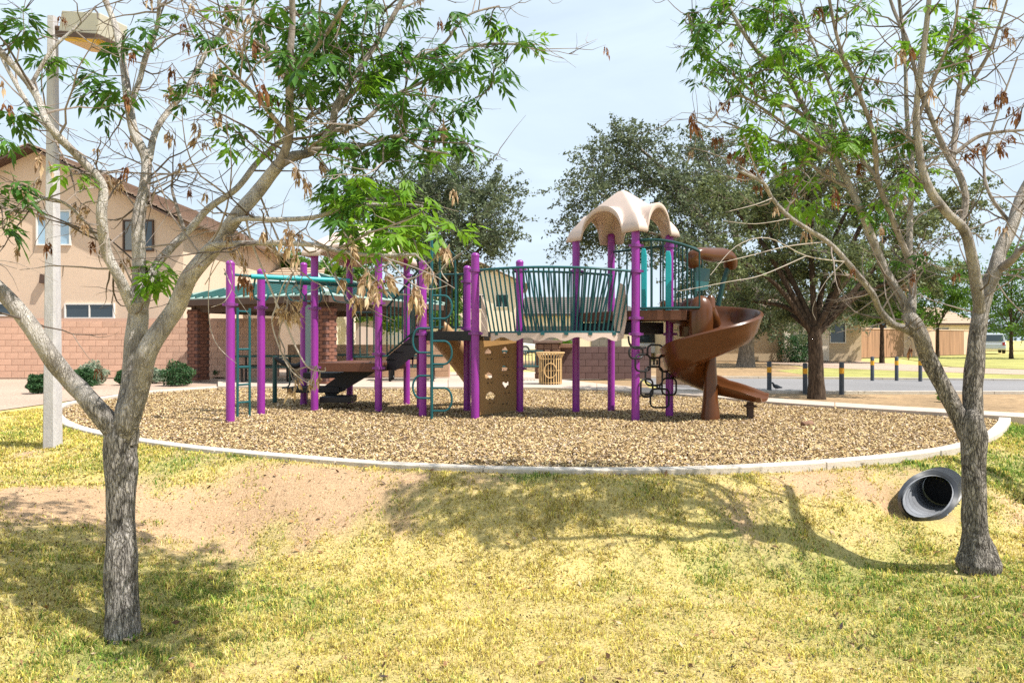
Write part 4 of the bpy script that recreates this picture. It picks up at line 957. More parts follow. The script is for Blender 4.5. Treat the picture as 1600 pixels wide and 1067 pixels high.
# roofs with an arch in every side
def arch_roof(corner, z0, ht, arch, over, label, name='roof'):
    a, b_, c_, d = corner; ctr = (a+b_+c_+d)/4
    n = 56; vs = []
    def hgt(u, v):
        m_ = max(abs(u),abs(v)); e = min(abs(u),abs(v))
        p = ht*(max(0,(1-m_))**.78) + .03
        p = min(p, ht*.985)
        z = p
        for s_, t_ in ((u,v),(v,u)):
            if abs(s_) < .56:
                q_ = arch*(1-(s_/.56)**2)**.5 + .03
                if abs(t_) > .25: z = max(z, q_)
        return z
    for j in range(n+1):
        for i in range(n+1):
            u = -1+2*i/n; v = -1+2*j/n
            # bilinear plan position, slightly oversized
            s_ = (u*over+1)/2; t_ = (v*over+1)/2
            p = a*(1-s_)*(1-t_) + b_*s_*(1-t_) + c_*s_*t_ + d*(1-s_)*t_
            vs.append(Vector((p.x,p.y,z0+hgt(u,v))))
    top = len(vs)
    fs = [(j*(n+1)+i, j*(n+1)+i+1, (j+1)*(n+1)+i+1, (j+1)*(n+1)+i) for j in range(n) for i in range(n)]
    mb = MB().add(vs, fs)
    # rolled lip hanging below the rim
    rimi = [i for i in range(n+1)] + [j*(n+1)+n for j in range(1,n+1)] + [n*(n+1)+i for i in range(n-1,-1,-1)] + [j*(n+1) for j in range(n-1,0,-1)]
    lip = []; o = len(mb.v)
    for q_ in rimi:
        p = vs[q_]; lip.append(Vector((p.x + (p.x-ctr.x)*.02, p.y+(p.y-ctr.y)*.02, p.z-.085)))
    mb.v += [tuple(p) for p in lip]; k_ = len(rimi)
    mb.f += [(rimi[i], o+i, o+(i+1)%k_, rimi[(i+1)%k_]) for i in range(k_)]
    ob = B(mb, name, M['beige'], smooth=True)
    so = ob.modifiers.new('shell', 'SOLIDIFY'); so.thickness = .035; so.offset = -1
    ob['label'] = label
    return ob
arch_roof((L_2,N_,O2,M_2), zat(366,11.0), .74, .40, 1.20, 'beige moulded roof with arches over the spiral slide deck')
arch_roof((pt['C'],pt['D'],pt['H'],pt['E']), zat(401,12.2), .62, .10, 1.24, 'beige moulded roof over the low brown deck')
# pole climber with looped steps beside G
cpx = G(674.5,653); ct = zat(371,10.6)
B(MB().tube([Vector((cpx.x,cpx.y,-.1)), Vector((cpx.x,cpx.y,ct))], .024, 10), 'climber_pole', M['teal'], smooth=True)
def dloop(x0, x1, y0, y1, D):             # a D shaped step leaving the pole sideways
    a = P(x0,y0,D); b_ = P(x1,y0,D); c_ = P(x1,y1,D); d = P(x0,y1,D)
    pts = [a]+[Vector(((b_.x+c_.x)/2 - (.0) + (b_.x-a.x)*.0 + math.cos(t)*(c_.z-b_.z)*0 + (b_.x-a.x)*(-.38+.38*math.sin(t)), D, (a.z+d.z)/2+(a.z-d.z)/2*math.cos(t))) for t in np.linspace(0.05,math.pi-.05,12)]+[d]
    return B(MB().tube(pts, .016, 8), 'step_loop', M['teal'], smooth=True)
D0 = cpx.y
for x1, y0, y1 in ((706,462,498),(645,513,551),(706,533,569),(645,587,622),(706,606,642)): dloop(674.5, x1, y0, y1, D0)
B(MB().tube(smooth_path([Vector((cpx.x,cpx.y,ct-.01)), P(686,372,D0+.3), P(703,392,D0+.7), P(711,412,D0+.95), P(712,520,D0+1.0)],5), .018, 8), 'hand_arch', M['teal'], smooth=True)
B(MB().tube(smooth_path([P(676,395,D0), P(684,402,D0+.3), P(687,420,D0+.5), P(687,515,D0+.5)],4), .018, 8), 'hand_arch', M['teal'], smooth=True)
# tan chute from deck 2 down to the back
ch0 = P(676,548,11.8); ch1 = P(733,603,12.9)
cm = MB(); vs = []; st = 16
for i in range(st+1):
    t = i/st; c_ = Vector((ch0.x+(.62)*t*1.25, 11.75+1.2*t, zd2-.12-(zd2-.22)*(t**1.15)))
    if t > .8: c_.z = max(c_.z, .2)
    fw_ = Vector((.62*1.25,1.2,0)).normalized(); sx = Vector((fw_.y,-fw_.x,0))
    for a in np.linspace(math.pi*.98, math.pi*2.02, 11): vs.append(c_ + sx*(.27*math.cos(a)) + Vector((0,0,.27+.27*math.sin(a))))
    vs[-1] += Vector((0,0,.0))
cm.add(vs, [(i*11+k_,i*11+k_+1,(i+1)*11+k_+1,(i+1)*11+k_) for i in range(st) for k_ in range(10)])
cho2 = B(cm, 'tan_chute', mat('tan_chute_plastic', (.42,.25,.12), .4, .06, 4), smooth=True); s_ = cho2.modifiers.new('shell','SOLIDIFY'); s_.thickness = .03; s_.offset = 0
# guard railing curling from the tower to the slide
zr = zat(377,10.5)
railing('tower_railing', arc3(N_+Vector((.06,0,0)), Vector((2.80,10.2,0)), .05, zd3+.03, zd3+.03, 14), [q_+Vector((0,0,.0)) for q_ in arc3(N_+Vector((.06,0,0)), Vector((2.80,10.2,0)), .05, zr, zat(394,10.3), 14, .06)], M['green_dark'], 6, r=.013)
railing('tower_railing', arc3(O2, Vector((3.1,11.15,0)), -.1, zd3+.03, zd3+.03, 14), arc3(O2, Vector((3.1,11.15,0)), -.1, zr, zat(390,11), 14, .06), M['green_dark'], 9, r=.014)
railing('tower_railing', arc3(M_2, O2, 0, zd3+.03, zd3+.03, 8), arc3(M_2, O2, 0, zr, zr, 8), M['green_dark'], 8, r=.014)
for xa, xb, D in ((1001.5,1010,10.75),(1039.5,1048.5,10.55)):
    p0 = P(xa,487,D); p1 = P(xb,388 if xa < 1010 else 392,D)
    slab([(p0.x,D,p0.z),(p1.x,D,p0.z),(p1.x,D,p1.z-.1),(p1.x-.02,D,p1.z),(p0.x+.01,D,p1.z),(p0.x,D,p1.z-.06)], (.02,.05,0), 'teal_panel', M['teal_bright'], bevel=.01)
# spiral slide: U shaped trough swept round a centre column
SC = Vector((3.08,10.6,0))
prof_in = [(.06,.30),(.10,.16),(.17,.05),(.30,0.0),(.46,.0),(.58,.05),(.66,.16),(.70,.28),(.715,.36)]
rim = [(.735,.385),(.765,.38),(.78,.355),(.765,.325)]
prof_out = [(.735,.24),(.69,.10),(.61,.0),(.47,-.045),(.30,-.045),(.15,-.0),(.065,.10),(.02,.29),(.03,.315)]
prof_all = prof_in + rim + prof_out
zs = [(0,1.50),(45,1.46),(90,1.42),(180,1.30),(270,1.02),(360,.72),(450,.42),(480,.34)]
def zfl(a):
    for (a0,z0),(a1,z1) in zip(zs, zs[1:]):
        if a <= a1: t = (a-a0)/(a1-a0); return z0+(z1-z0)*t
    return zs[-1][1]
zsm = lambda a: (zfl(max(0,a-25))+zfl(a)+zfl(min(480,a+25)))/3
rows = []
for a in np.arange(0, 481, 8):
    ph_ = R(180-a); c_, s_ = math.cos(ph_), math.sin(ph_)
    wall = 1.0 if a > 40 else .8+.2*a/40
    flare = 1.0
    low = max(0, (a-400)/80)
    z0 = zsm(a)
    rows.append([Vector((SC.x+c_*r_, SC.y+s_*r_, z0+dz*(wall if dz > .06 else 1)*(1-.35*low))) for r_, dz in prof_all])
ph_ = R(180-480); tan_ = Vector((math.sin(ph_), -math.cos(ph_), 0))
last = rows[-1]
for i, d in enumerate((.12,.25,.38,.5,.6,.68,.74)):
    f = d/.74; cen = sum(last, Vector())/len(last)
    rows.append([p + tan_*d + Vector((0,0,-.12*f*(1 if f < .7 else 1)+(0.02 if i == 6 else 0))) + Vector((0,0,-(p.z-last[3].z)*(.15+.45*f*f))) for p in last])
n = len(prof_all); vs = [p for row in rows for p in row]
fs = [(i*n+k_, i*n+(k_+1)%n, (i+1)*n+(k_+1)%n, (i+1)*n+k_) for i in range(len(rows)-1) for k_ in range(n)]
fs += [tuple(range(n)), tuple((len(rows)-1)*n+k_ for k_ in range(n))[::-1]]
B(MB().add(vs, fs), 'spiral_slide', M['slide'], smooth=True)
B(MB().lathe([(.15,-.1),(.145,.06),(.115,.3),(.10,.6),(.075,1.2),(.07,1.85),(.03,1.9)], 18, SC), 'centre_column', M['slide'], smooth=True)
lc = rows[-2]; ex = (lc[3]+lc[4])/2
B(MB().box((ex.x-.16*tan_.x, ex.y-.16*tan_.y, .03), (.085,.085,.42)), 'exit_post', M['fascia']); B(MB().box((ex.x-.16*tan_.x, ex.y-.16*tan_.y, ex.z-.075), (.16,.14,.03)), 'exit_bracket', M['fascia'])
# entrance hump and hood
hump = MB(); hc_ = Vector((2.84,10.36,zd3-.06))
for y_ in (10.34, 10.98):
    dome = MB().lathe([(.17,-.34),(.185,-.15),(.185,.04),(.17,.13),(.135,.205),(.085,.255),(.035,.278),(.002,.282)], 20, (0,0,0))
    dome.v = [(2.86+p[0]*1.0, y_+p[1]*.75, zd3-.06+p[2]) for p in dome.v]; B(dome, 'entry_side', M['slide'], smooth=True)
B(MB().tube(smooth_path([(3.0,10.36,zd3+.0),(3.06,10.40,zd3-.12),(3.10,10.46,zd3-.22)],5), [.10]*11, 12), 'entry_rim', M['slide'], smooth=True)
hood = smooth_path([P(1086,414,10.45), P(1083,403,10.4), P(1092,396,10.4), P(1112,398.5,10.6), P(1134,398,10.8), P(1141,404,10.9), P(1141,416,11.0)], 5)
B(MB().tube(hood, [.10+.012*math.sin(i*.5) for i in range(len(hood))], 14), 'slide_hood', M['slide'], smooth=True)
B(MB().tube([P(1085,410,10.42), P(1086,480,10.42)], .022, 8), 'hood_leg', M['green_dark'], smooth=True)
B(MB().tube([P(1140,412,10.95), P(1130,440,10.95), P(1122,478,10.95)], .04, 8), 'hood_leg', M['green_dark'], smooth=True)
slab([P(1088,418,10.55), P(1110,420,10.75), P(1106,452,10.75), P(1088,455,10.55)], (0,.03,0), 'hood_panel', M['teal'])
# loop climber under the tower, rounded links joined by short bars
def rsq(c, a, b_, r_, m_=6):
    o = []
    for qx, qy, t0 in ((1,1,0),(-1,1,90),(-1,-1,180),(1,-1,270)):
        for t in np.linspace(R(t0), R(t0+90), m_): o.append((c[0]+qx*(a-r_)+r_*math.cos(t), c[1]+qy*(b_-r_)+r_*math.sin(t)))
    return o
e0 = N_+Vector((.02,-.02,0)); ed = (O2-N_); ed = ed/ed.length
def lk_pt(x, y, bow=0):
    t = (x-993)/(1046-993); p = N_.lerp(O2, t) + Vector((ed.y,-ed.x,0))*(.10+bow); return Vector((p.x,p.y,zat(y,p.y)))
for cx_, cy_, a, b_, closed in ((1022,626-4,14.5,14.5,True),(1013,587.5,13,14.5,True),(1037,604,11.5,13,True),(1033,567,11.5,13.5,True),(1002,606,9,14,True),(996,567,11,13,True),(1015,549,12,10,True),(986,551,10,9,True)):
    B(MB().tube([lk_pt(x,y) for x,y in rsq((cx_,cy_),a,b_,7)], .015, 6, closed=True), 'climber_link', M['black'], smooth=True)
for x0,y0,x1,y1 in ((1013,562,1013,570),(1018,562,1018,570),(1018,600,1018,608),(1022,600,1022,608),(1033,582,1033,590),(1037,582,1037,590),(1000,616,1008,616),(1028,553,1040,553)):
    B(MB().tube([lk_pt(x0,y0), lk_pt(x1,y1)], .015, 6), 'climber_bar', M['black'])
B(MB().tube(smooth_path([lk_pt(975,525),lk_pt(977,538),lk_pt(986,545),lk_pt(1000,543)],4), .015, 6), 'climber_bar', M['black'], smooth=True)

# ------------------------------------------------------------------ the two ash trees in front
def leaflet(mb, base, d, nrm, ln, wd, droop, fold):
    d = d.normalized(); s_ = d.cross(nrm)
    if s_.length < 1e-4: s_ = d.cross(Vector((1,0,0)))
    s_.normalize(); n_ = s_.cross(d)
    mid = base + d*ln*.45 - n_*(fold*wd) - Vector((0,0,droop*ln*.12)); tip = base + d*ln - Vector((0,0,droop*ln*.45))
    l1 = base + d*ln*.42 + s_*wd - Vector((0,0,droop*ln*.12)); r1 = base + d*ln*.42 - s_*wd - Vector((0,0,droop*ln*.12))
    mb.add([base, l1, mid, r1, tip], [(0,2,1),(0,3,2),(1,2,4),(2,3,4)])
def cluster_mesh(seed, m, dead=False, scale=1.0):
    r_ = random.Random(seed); mb = MB()
    for k_ in range(r_.randint(4,6) if not dead else r_.randint(4,6)):
        az = r_.uniform(0,6.283); el = r_.uniform(-.5,.75) if not dead else r_.uniform(-1.5,-.5)
        d = Vector((math.cos(az)*math.cos(el), math.sin(az)*math.cos(el), math.sin(el)))
        ln = r_.uniform(.07,.13)*scale; p = Vector((0,0,0)); pts = [p.copy()]
        for i in range(4):
            p = p + d*ln/4; d = (d + Vector((0,0,-.22 if not dead else -.5))).normalized(); pts.append(p.copy())
        for i in range(4):      # stalk
            a, b_ = pts[i], pts[i+1]; sd_ = (b_-a).cross(Vector((.3,.5,1))).normalized()*.0016
            mb.add([a-sd_, a+sd_, b_+sd_*.8, b_-sd_*.8], [(0,1,2,3)])
        for i in (2,3):
            t = (pts[i+1]-pts[i]).normalized(); s_ = t.cross(Vector((0,0,1)))
            if s_.length < .05: s_ = Vector((1,0,0))
            s_.normalize(); up = s_.cross(t)
            for sg in (-1,1):
                L0 = r_.uniform(.05,.078)*scale; dd = (t*.6 + s_*sg*.8 + up*r_.uniform(-.25,.15)).normalized()
                if dead: dd = (dd*.5 + Vector((r_.uniform(-.6,.6), r_.uniform(-.6,.6), -.9))).normalized(); L0 *= .85
                leaflet(mb, pts[i], dd, up if not dead else Vector((r_.uniform(-1,1),r_.uniform(-1,1),.3)).normalized(), L0, L0*(r_.uniform(.15,.21) if not dead else r_.uniform(.12,.24)), r_.uniform(.2,1.0) if not dead else r_.uniform(-.6,.6), .25 if not dead else r_.uniform(.4,.9))
        leaflet(mb, pts[4], (pts[4]-pts[3]), Vector((0,0,1)) if abs((pts[4]-pts[3]).normalized().z) < .9 else Vector((1,0,0)), r_.uniform(.06,.085)*scale, .0125*scale*r_.uniform(.9,1.2), r_.uniform(.2,.8), .25)
    return mb.mesh('leaf_cluster', m)
CL = {k_: [cluster_mesh(100*j+i, M[m_], dead, sc) for i in range(7)] for j, (k_, m_, dead, sc) in enumerate((('g','leaf',False,1.0),('b','leaf_bright',False,1.05),('d','leaf_dead',True,1.0),('r','leaf_rust',True,1.05)))}

def ash_tree(name, label, base, D0, trunk, limbs, zones, hang, seed, lmat='bark', twig_n=230, twig_zone=None, lsc=1.0, limb_m=None, twig_m='twig', mixb=.12):
    rr = random.Random(seed)
    bx = P(base[0], base[1], D0); z0 = gz(bx.x, D0)
    root = empty(name, (bx.x, D0, z0), 0, label, 'tree'); O = Vector((bx.x, D0, z0))
    def bld(mb, nm, m, **k):
        mb.v = [(p[0]-O.x, p[1]-O.y, p[2]-O.z) for p in mb.v]; return mb.build(nm, m, root, **k)
    pts = smooth_path([P(x,y,D0+dd) for x,y,r_,dd in trunk], 7); rad = []
    for i in range(len(trunk)-1):
        for j in range(7): rad.append((trunk[i][2]+(trunk[i+1][2]-trunk[i][2])*j/7)*D0/F)
    rad.append(trunk[-1][2]*D0/F)
    pts = [Vector((pts[0].x,pts[0].y,z0-.12))]+pts; rad = [rad[0]*1.15]+rad
    bld(MB().tube(pts, rad, 22, rough=.16, seed=seed), 'trunk', M[lmat], smooth=True)
    samples = []
    for lm in limbs:
        px_, r0, r1, d0, d1 = lm[:5]; mt = lm[5] if len(lm) > 5 else lmat
        n = len(px_); raw = [P(x,y,D0+d0+(d1-d0)*(i/(n-1))) for i,(x,y) in enumerate(px_)]
        for i in range(1,n-1): raw[i] += Vector((0, rr.uniform(-.05,.05), 0))
        pp = smooth_path(raw, 6); m_ = len(pp)
        ra = [(r0+(r1-r0)*(i/(m_-1))**.9)*D0/F for i in range(m_)]
        bld(MB().tube(pp, ra, 12 if r0 > 6 else 8, rough=.14 if r0 > 6 else .08, seed=seed+3), 'limb', M[mt], smooth=True)
        for i, p in enumerate(pp):
            if ra[i] < .045: samples.append((p, ra[i], (pp[min(i+1,m_-1)]-pp[max(i-1,0)]).normalized()))
    # a few pruned knots
    tw = MB(); twd = MB()
    def twig(a, b_, r_, sag, tgt=tw, nseg=6, wob=.04):
        L_ = (b_-a).length; o = []
        off = Vector((rr.uniform(-1,1),rr.uniform(-1,1),rr.uniform(-.4,.8)))*L_*.12
        for i in range(nseg+1):
            t = i/nseg; q_ = a.lerp(b_,t) + off*math.sin(t*math.pi) + Vector((0,0,-sag*4*t*(1-t)))
            if 0 < i < nseg: q_ += Vector((rr.gauss(0,1),rr.gauss(0,1),rr.gauss(0,1)))*L_*wob*.3
            o.append(q_)
        tgt.tube(o, [r_*(1-.75*i/nseg) for i in range(nseg+1)], 5, caps=False); return o
    tips = []
    allp = [s_[0] for s_ in samples]
    arr = np.array([tuple(p) for p in allp])
    extra = []
    for (cx,cy,rx,ry,n_,ty,dc,dr) in zones:
        for _ in range(n_):
            while True:
                u, v = rr.uniform(-1,1), rr.uniform(-1,1)
                if u*u+v*v < 1: break
            p = P(cx+u*rx, cy+v*ry, D0+dc+rr.uniform(-dr,dr))
            src = arr if not extra else np.vstack([arr, np.array(extra)])
            dd = np.linalg.norm(src-np.array(p), axis=1)
            cand = np.argsort(dd)[:6]; j = int(cand[rr.randint(0,3)]); q_ = Vector(src[j])
            if (q_-p).length > .05:
                path_ = twig(q_, p, .0045+.0028*min(1,(q_-p).length), .02*rr.uniform(-1,1.5), tgt=twd if ty in 'gb' else tw)
                extra += [tuple(path_[3]), tuple(path_[4]), tuple(path_[5])]
            me_ = rr.choice(CL['b' if ty == 'g' and rr.random() < mixb else ty]); sc = lsc*(rr.uniform(.8,1.25) if ty in 'gb' else rr.uniform(.45,.78))
            place('leaf_cluster' if ty in 'gb' else 'dead_leaf_cluster', me_, root, p-O, (rr.uniform(-.35,.35), rr.uniform(-.35,.35), rr.uniform(0,6.28)), (sc,sc,sc))
    # bare twigs
    for _ in range(twig_n):
        p, ra, t = rr.choice(samples); q_ = p
        d = (t*rr.uniform(.1,.9) + Vector((rr.gauss(0,1),rr.gauss(0,1),rr.gauss(.1,.8))).normalized()).normalized(); L_ = rr.uniform(.18,.75)
        o = twig(q_, q_+d*L_, min(ra*.6,.007), rr.uniform(-.05,.09), tgt=rr.choice((tw,tw,twd)))
        for k_ in range(rr.randint(1,4)):
            s0_ = o[rr.randint(2,5)]; d2 = (d + Vector((rr.gauss(0,.8),rr.gauss(0,.8),rr.gauss(-.1,.7)))).normalized()
            o2_ = twig(s0_, s0_+d2*L_*rr.uniform(.25,.6), .0028, rr.uniform(-.02,.05), tgt=rr.choice((tw,twd)), nseg=4)
            if rr.random() < .25:
                sc = lsc*rr.uniform(.45,.8); 
                if dead_budget[0] > 0:
                    dead_budget[0] -= 1; place('dead_leaf_cluster', rr.choice(CL['d' if rr.random() < .6 else 'r']), root, o2_[-1]-O, (0,0,rr.uniform(0,6.28)), (sc,sc,sc*1.1))
    a = bld(tw, 'twigs', M[twig_m]); a['kind'] = 'stuff'; a = bld(twd, 'dark_twigs', M['twig_dark']); a['kind'] = 'stuff'
    for px_, r_, d0, d1 in hang:
        pp = smooth_path([P(x,y,D0+d0+(d1-d0)*i/(len(px_)-1)) for i,(x,y) in enumerate(px_)], 5)
        bld(MB().tube(pp, [r_*.68*D0/F*(1-.6*i/(len(pp)-1)) for i in range(len(pp))], 6), 'hanging_stem', M['twig_pale'], smooth=True)
    return root
dead_budget = [60]
TL = [(192,1000,29,0),(191,975,25,0),(190,900,22.5,.0),(189,800,21.5,.0),(188,720,23,.0),(190,680,25,.0),(196,655,19,.0),(199,640,9,.0)]
LL = [
 ([(192,690),(165,655),(138,625),(100,592),(72,545),(35,492),(-15,440),(-60,400)], 17, 9, 0, -.35),
 ([(196,690),(203,650),(206,610),(208,560),(212,495),(214,470)], 19, 14, 0, .05, 'bark'),
 ([(212,490),(192,435),(170,395),(165,340),(155,288),(120,245),(85,200),(45,140),(0,85),(-40,40)], 9, 4, .05, -.5),
 ([(155,290),(140,262),(105,228),(60,180),(20,110),(-5,70)], 5, 2.5, -.1, -.1),
 ([(214,478),(217,428),(222,350),(229,300),(232,252),(216,211),(201,157),(193,99),(175,36),(157,-20),(140,-90)], 11, 4, .05, .5),
 ([(233,250),(238,215),(254,186),(288,140),(324,81),(351,50),(375,0),(400,-60)], 6, 3, .2, .8),
 ([(203,165),(212,120),(222,88),(243,40),(252,-5),(262,-90)], 5, 2.5, .3, .2),
 ([(193,690),(205,655),(222,600),(236,550),(270,483),(300,430),(340,375),(369,342),(405,288),(434,258)], 17, 9, 0, -.2, 'bark'),
 ([(434,258),(448,215),(457,148),(456,90),(453,20),(452,-80)], 7, 3.5, -.2, -.6, 'bark_dark'),
 ([(430,262),(455,245),(482,234),(517,205),(530,165),(562,105),(600,45),(640,-15),(680,-80)], 7.5, 3, -.2, .3, 'bark_dark'),
 ([(222,488),(240,440),(254,405),(288,360),(324,324),(373,297),(405,255),(440,225),(482,189),(540,150),(600,110)], 8, 2.5, .05, .7),
 ([(340,372),(375,345),(430,343),(490,340),(550,325),(610,318),(660,322)], 5, 2, -.1, -.6),
 ([(300,428),(330,388),(380,380),(430,381),(490,383),(530,393),(585,400),(650,398)], 6, 2, 0, -.9),
 ([(517,205),(560,190),(610,150),(680,120),(740,70),(800,72),(835,70)], 4, 1.5, 0, .5, 'bark_dark'),
 ([(525,175),(580,120),(640,90),(690,70),(730,30),(780,10)], 4, 1.5, .1, .4, 'bark_dark'),
 ([(482,234),(560,225),(620,215),(660,235),(700,240)], 3.5, 1.2, -.2, -.5, 'bark_dark'),
 ([(456,120),(500,60),(540,10),(580,-60)], 4, 1.5, -.4, -.8, 'bark_dark'),
 ([(457,140),(420,80),(400,20),(390,-60)], 4, 1.5, -.4, -.2, 'bark_dark'),
 ([(450,211),(400,150),(370,120),(340,90)], 3.5, 1.2, -.3, -.9, 'bark_dark'),
 ([(170,395),(120,330),(70,310),(20,330),(-20,300)], 3, 1.2, .05, -.5),
 ([(288,360),(270,300),(262,270),(240,255)], 3, 1.2, .1, .5, 'bark_dark'),
 ([(45,140),(80,80),(120,40),(150,10)], 3, 1.2, -.3, -.2),
 ([(-15,440),(-50,380),(-60,300),(-30,240),(-10,215)], 6, 2, -.35, -.5),
]
LZ = [ (600,70,150,75,62,'g',.1,.5), (540,170,110,60,34,'g',0,.45), (650,225,60,30,14,'g',-.2,.3), (690,180,45,30,9,'g',-.1,.3), (740,120,45,40,8,'g',.2,.3), (770,60,40,40,7,'g',.3,.3), (835,66,10,6,1,'b',.4,.05),
 (470,60,80,80,22,'g',-.3,.5), (520,290,50,35,12,'g',-.3,.4), (580,300,70,28,12,'b',-.5,.3), (640,330,60,30,10,'b',-.5,.3), (690,370,28,30,4,'b',-.6,.1), (560,345,60,25,8,'g',-.4,.4),(600,370,70,18,7,'b',-.7,.2),
 (720,230,28,14,4,'g',0,.2),(330,60,70,60,9,'g',.4,.4), (190,40,50,40,4,'g',0,.5), (160,150,40,40,8,'g',.1,.3), (90,110,40,30,4,'g',-.2,.3), (20,20,30,40,5,'g',-.3,.3), (15,200,22,40,5,'g',-.5,.2), (12,315,18,55,6,'g',-.5,.2), (105,268,14,10,2,'b',-.3,.1),(240,440,16,36,7,'b',-.02,.1),(330,150,60,40,8,'g',.3,.4),(430,130,50,50,6,'g',-.4,.4),(375,215,40,40,4,'g',.2,.3),
 (590,-80,140,60,24,'g',.1,.6), (420,-70,100,50,8,'g',.2,.6),
 (295,205,30,25,6,'d',.3,.2), (270,130,20,18,4,'d',.3,.2), (175,275,14,14,4,'d',0,.15), (375,375,22,30,6,'d',-.1,.15), (450,365,40,28,8,'d',-.5,.3), (460,480,22,20,7,'d',-.3,.15), (565,430,26,36,6,'d',-.8,.2), (600,440,20,40,5,'d',-.8,.2), (660,440,16,40,6,'d',-.9,.2), (690,385,16,12,3,'d',-.8,.1), (470,592,22,12,3,'d',-.3,.1),(500,590,14,16,2,'d',-.3,.1),(390,45,40,30,6,'d',.3,.4),(130,330,22,30,5,'d',-.1,.3),(60,300,40,30,4,'d',-.3,.3),(350,150,50,40,5,'d',.2,.4),(540,370,40,20,6,'d',-.6,.3),(480,240,40,30,4,'d',-.2,.3) ]
LH = [([(385,345),(395,384),(425,456),(432,475),(425,504),(440,552),(458,582),(488,602)],2.6,-.2,-.3), ([(430,470),(446,504),(464,546),(482,574),(506,580),(508,574)],2.4,-.3,-.3), ([(345,385),(328,430),(327,500),(340,540),(370,568)],1.3,-.1,-.2), ([(350,420),(368,460),(395,500)],1.2,-.1,-.2), ([(540,392),(590,440),(615,470)],1.2,-.8,-.9),([(490,384),(520,430),(545,470),(560,500)],1.2,-.7,-.9),([(320,445),(352,400),(364,440),(352,470),(330,480)],1.2,-.1,-.2),([(486,600),(495,570),(489,610)],1.2,-.3,-.3),([(432,475),(445,440),(470,415)],1.2,-.3,-.4),([(600,400),(640,440),(670,452),(700,446)],1.2,-.9,-.9),([(700,440),(690,420),(720,395)],1.0,-.9,-.9)]
ash_tree('ash_tree', 'half bare ash tree with pale forked limbs in the left foreground', (192,1000), 4.18, TL, LL, LZ, LH, 11, twig_n=230)

dead_budget = [55]
TR = [(1527,894,28,0),(1527,878,31,0),(1526,858,25,0),(1524,832,18.5,0),(1522,790,17,.0),(1521,730,17,.0),(1521,680,18.5,.0),(1519,655,15,.0),(1519,640,6,.0)]
LR = [
 ([(1522,700),(1506,655),(1484,612),(1455,560),(1432,520),(1418,490)], 14, 11, 0, .1, 'bark_r'),
 ([(1432,522),(1410,512),(1392,505),(1374,483),(1358,458),(1319,409),(1292,378),(1233,342),(1206,310),(1188,288),(1150,265)], 6.5, 2, .1, -.4),
 ([(1424,505),(1407,472),(1382,414),(1355,355),(1328,292),(1305,243),(1265,189),(1220,112),(1188,81),(1150,30),(1120,-30)], 7.5, 2.5, .1, .3),
 ([(1424,500),(1428,447),(1423,415),(1427,337),(1424,270),(1420,180),(1412,80),(1400,-40)], 6.5, 2.5, .1, .6),
 ([(1424,415),(1395,342),(1373,279),(1364,216),(1332,135),(1310,67),(1290,-30)], 5, 2, .2, -.3, 'bark_dark'),
 ([(1521,690),(1523,634),(1523,580),(1528,510),(1539,461),(1550,425),(1557,396),(1580,351),(1604,300),(1640,230)], 15, 8, 0, .3, 'bark_r'),
 ([(1531,490),(1521,440),(1512,396),(1499,358),(1472,333),(1445,288),(1436,225),(1436,166),(1440,90),(1450,0),(1455,-80)], 9, 3, .1, -.4),
 ([(1499,358),(1506,315),(1497,275),(1485,243),(1454,180),(1431,126),(1413,67),(1395,0),(1380,-70)], 6, 2, .0, .4, 'bark_dark'),
 ([(1488,250),(1496,200),(1503,135),(1512,58),(1526,-10),(1540,-80)], 5, 2, .2, .6, 'bark_dark'),
 ([(1492,240),(1535,211),(1570,205),(1610,200),(1660,190)], 3.5, 1.5, .2, .0, 'bark_dark'),
 ([(1548,432),(1575,408),(1610,385),(1660,360)], 7, 4, .2, -.3, 'bark_dark'),
 ([(1503,150),(1535,95),(1560,40),(1580,-20)], 3.5, 1.5, .3, .0, 'bark_dark'),
 ([(1265,189),(1230,170),(1190,150),(1140,110),(1090,60),(1075,20)], 3.5, 1.2, .3, -.1, 'bark_dark'),
 ([(1305,243),(1260,215),(1200,170),(1150,150),(1110,190)], 3, 1.2, .2, -.4, 'bark_dark'),
 ([(1328,292),(1290,270),(1240,230),(1190,215),(1130,190)], 3, 1.2, .2, .4, 'bark_dark'),
 ([(1436,180),(1470,110),(1490,40),(1500,-40)], 3.2, 1.2, -.2, -.5, 'bark_dark'),
 ([(1372,279),(1330,230),(1290,130),(1260,40),(1240,-40)], 3.2, 1.2, .0, .5, 'bark_dark'),
 ([(1580,351),(1540,300),(1545,240),(1570,160),(1590,90)], 3.2, 1.2, .3, .5, 'bark_dark'),
]
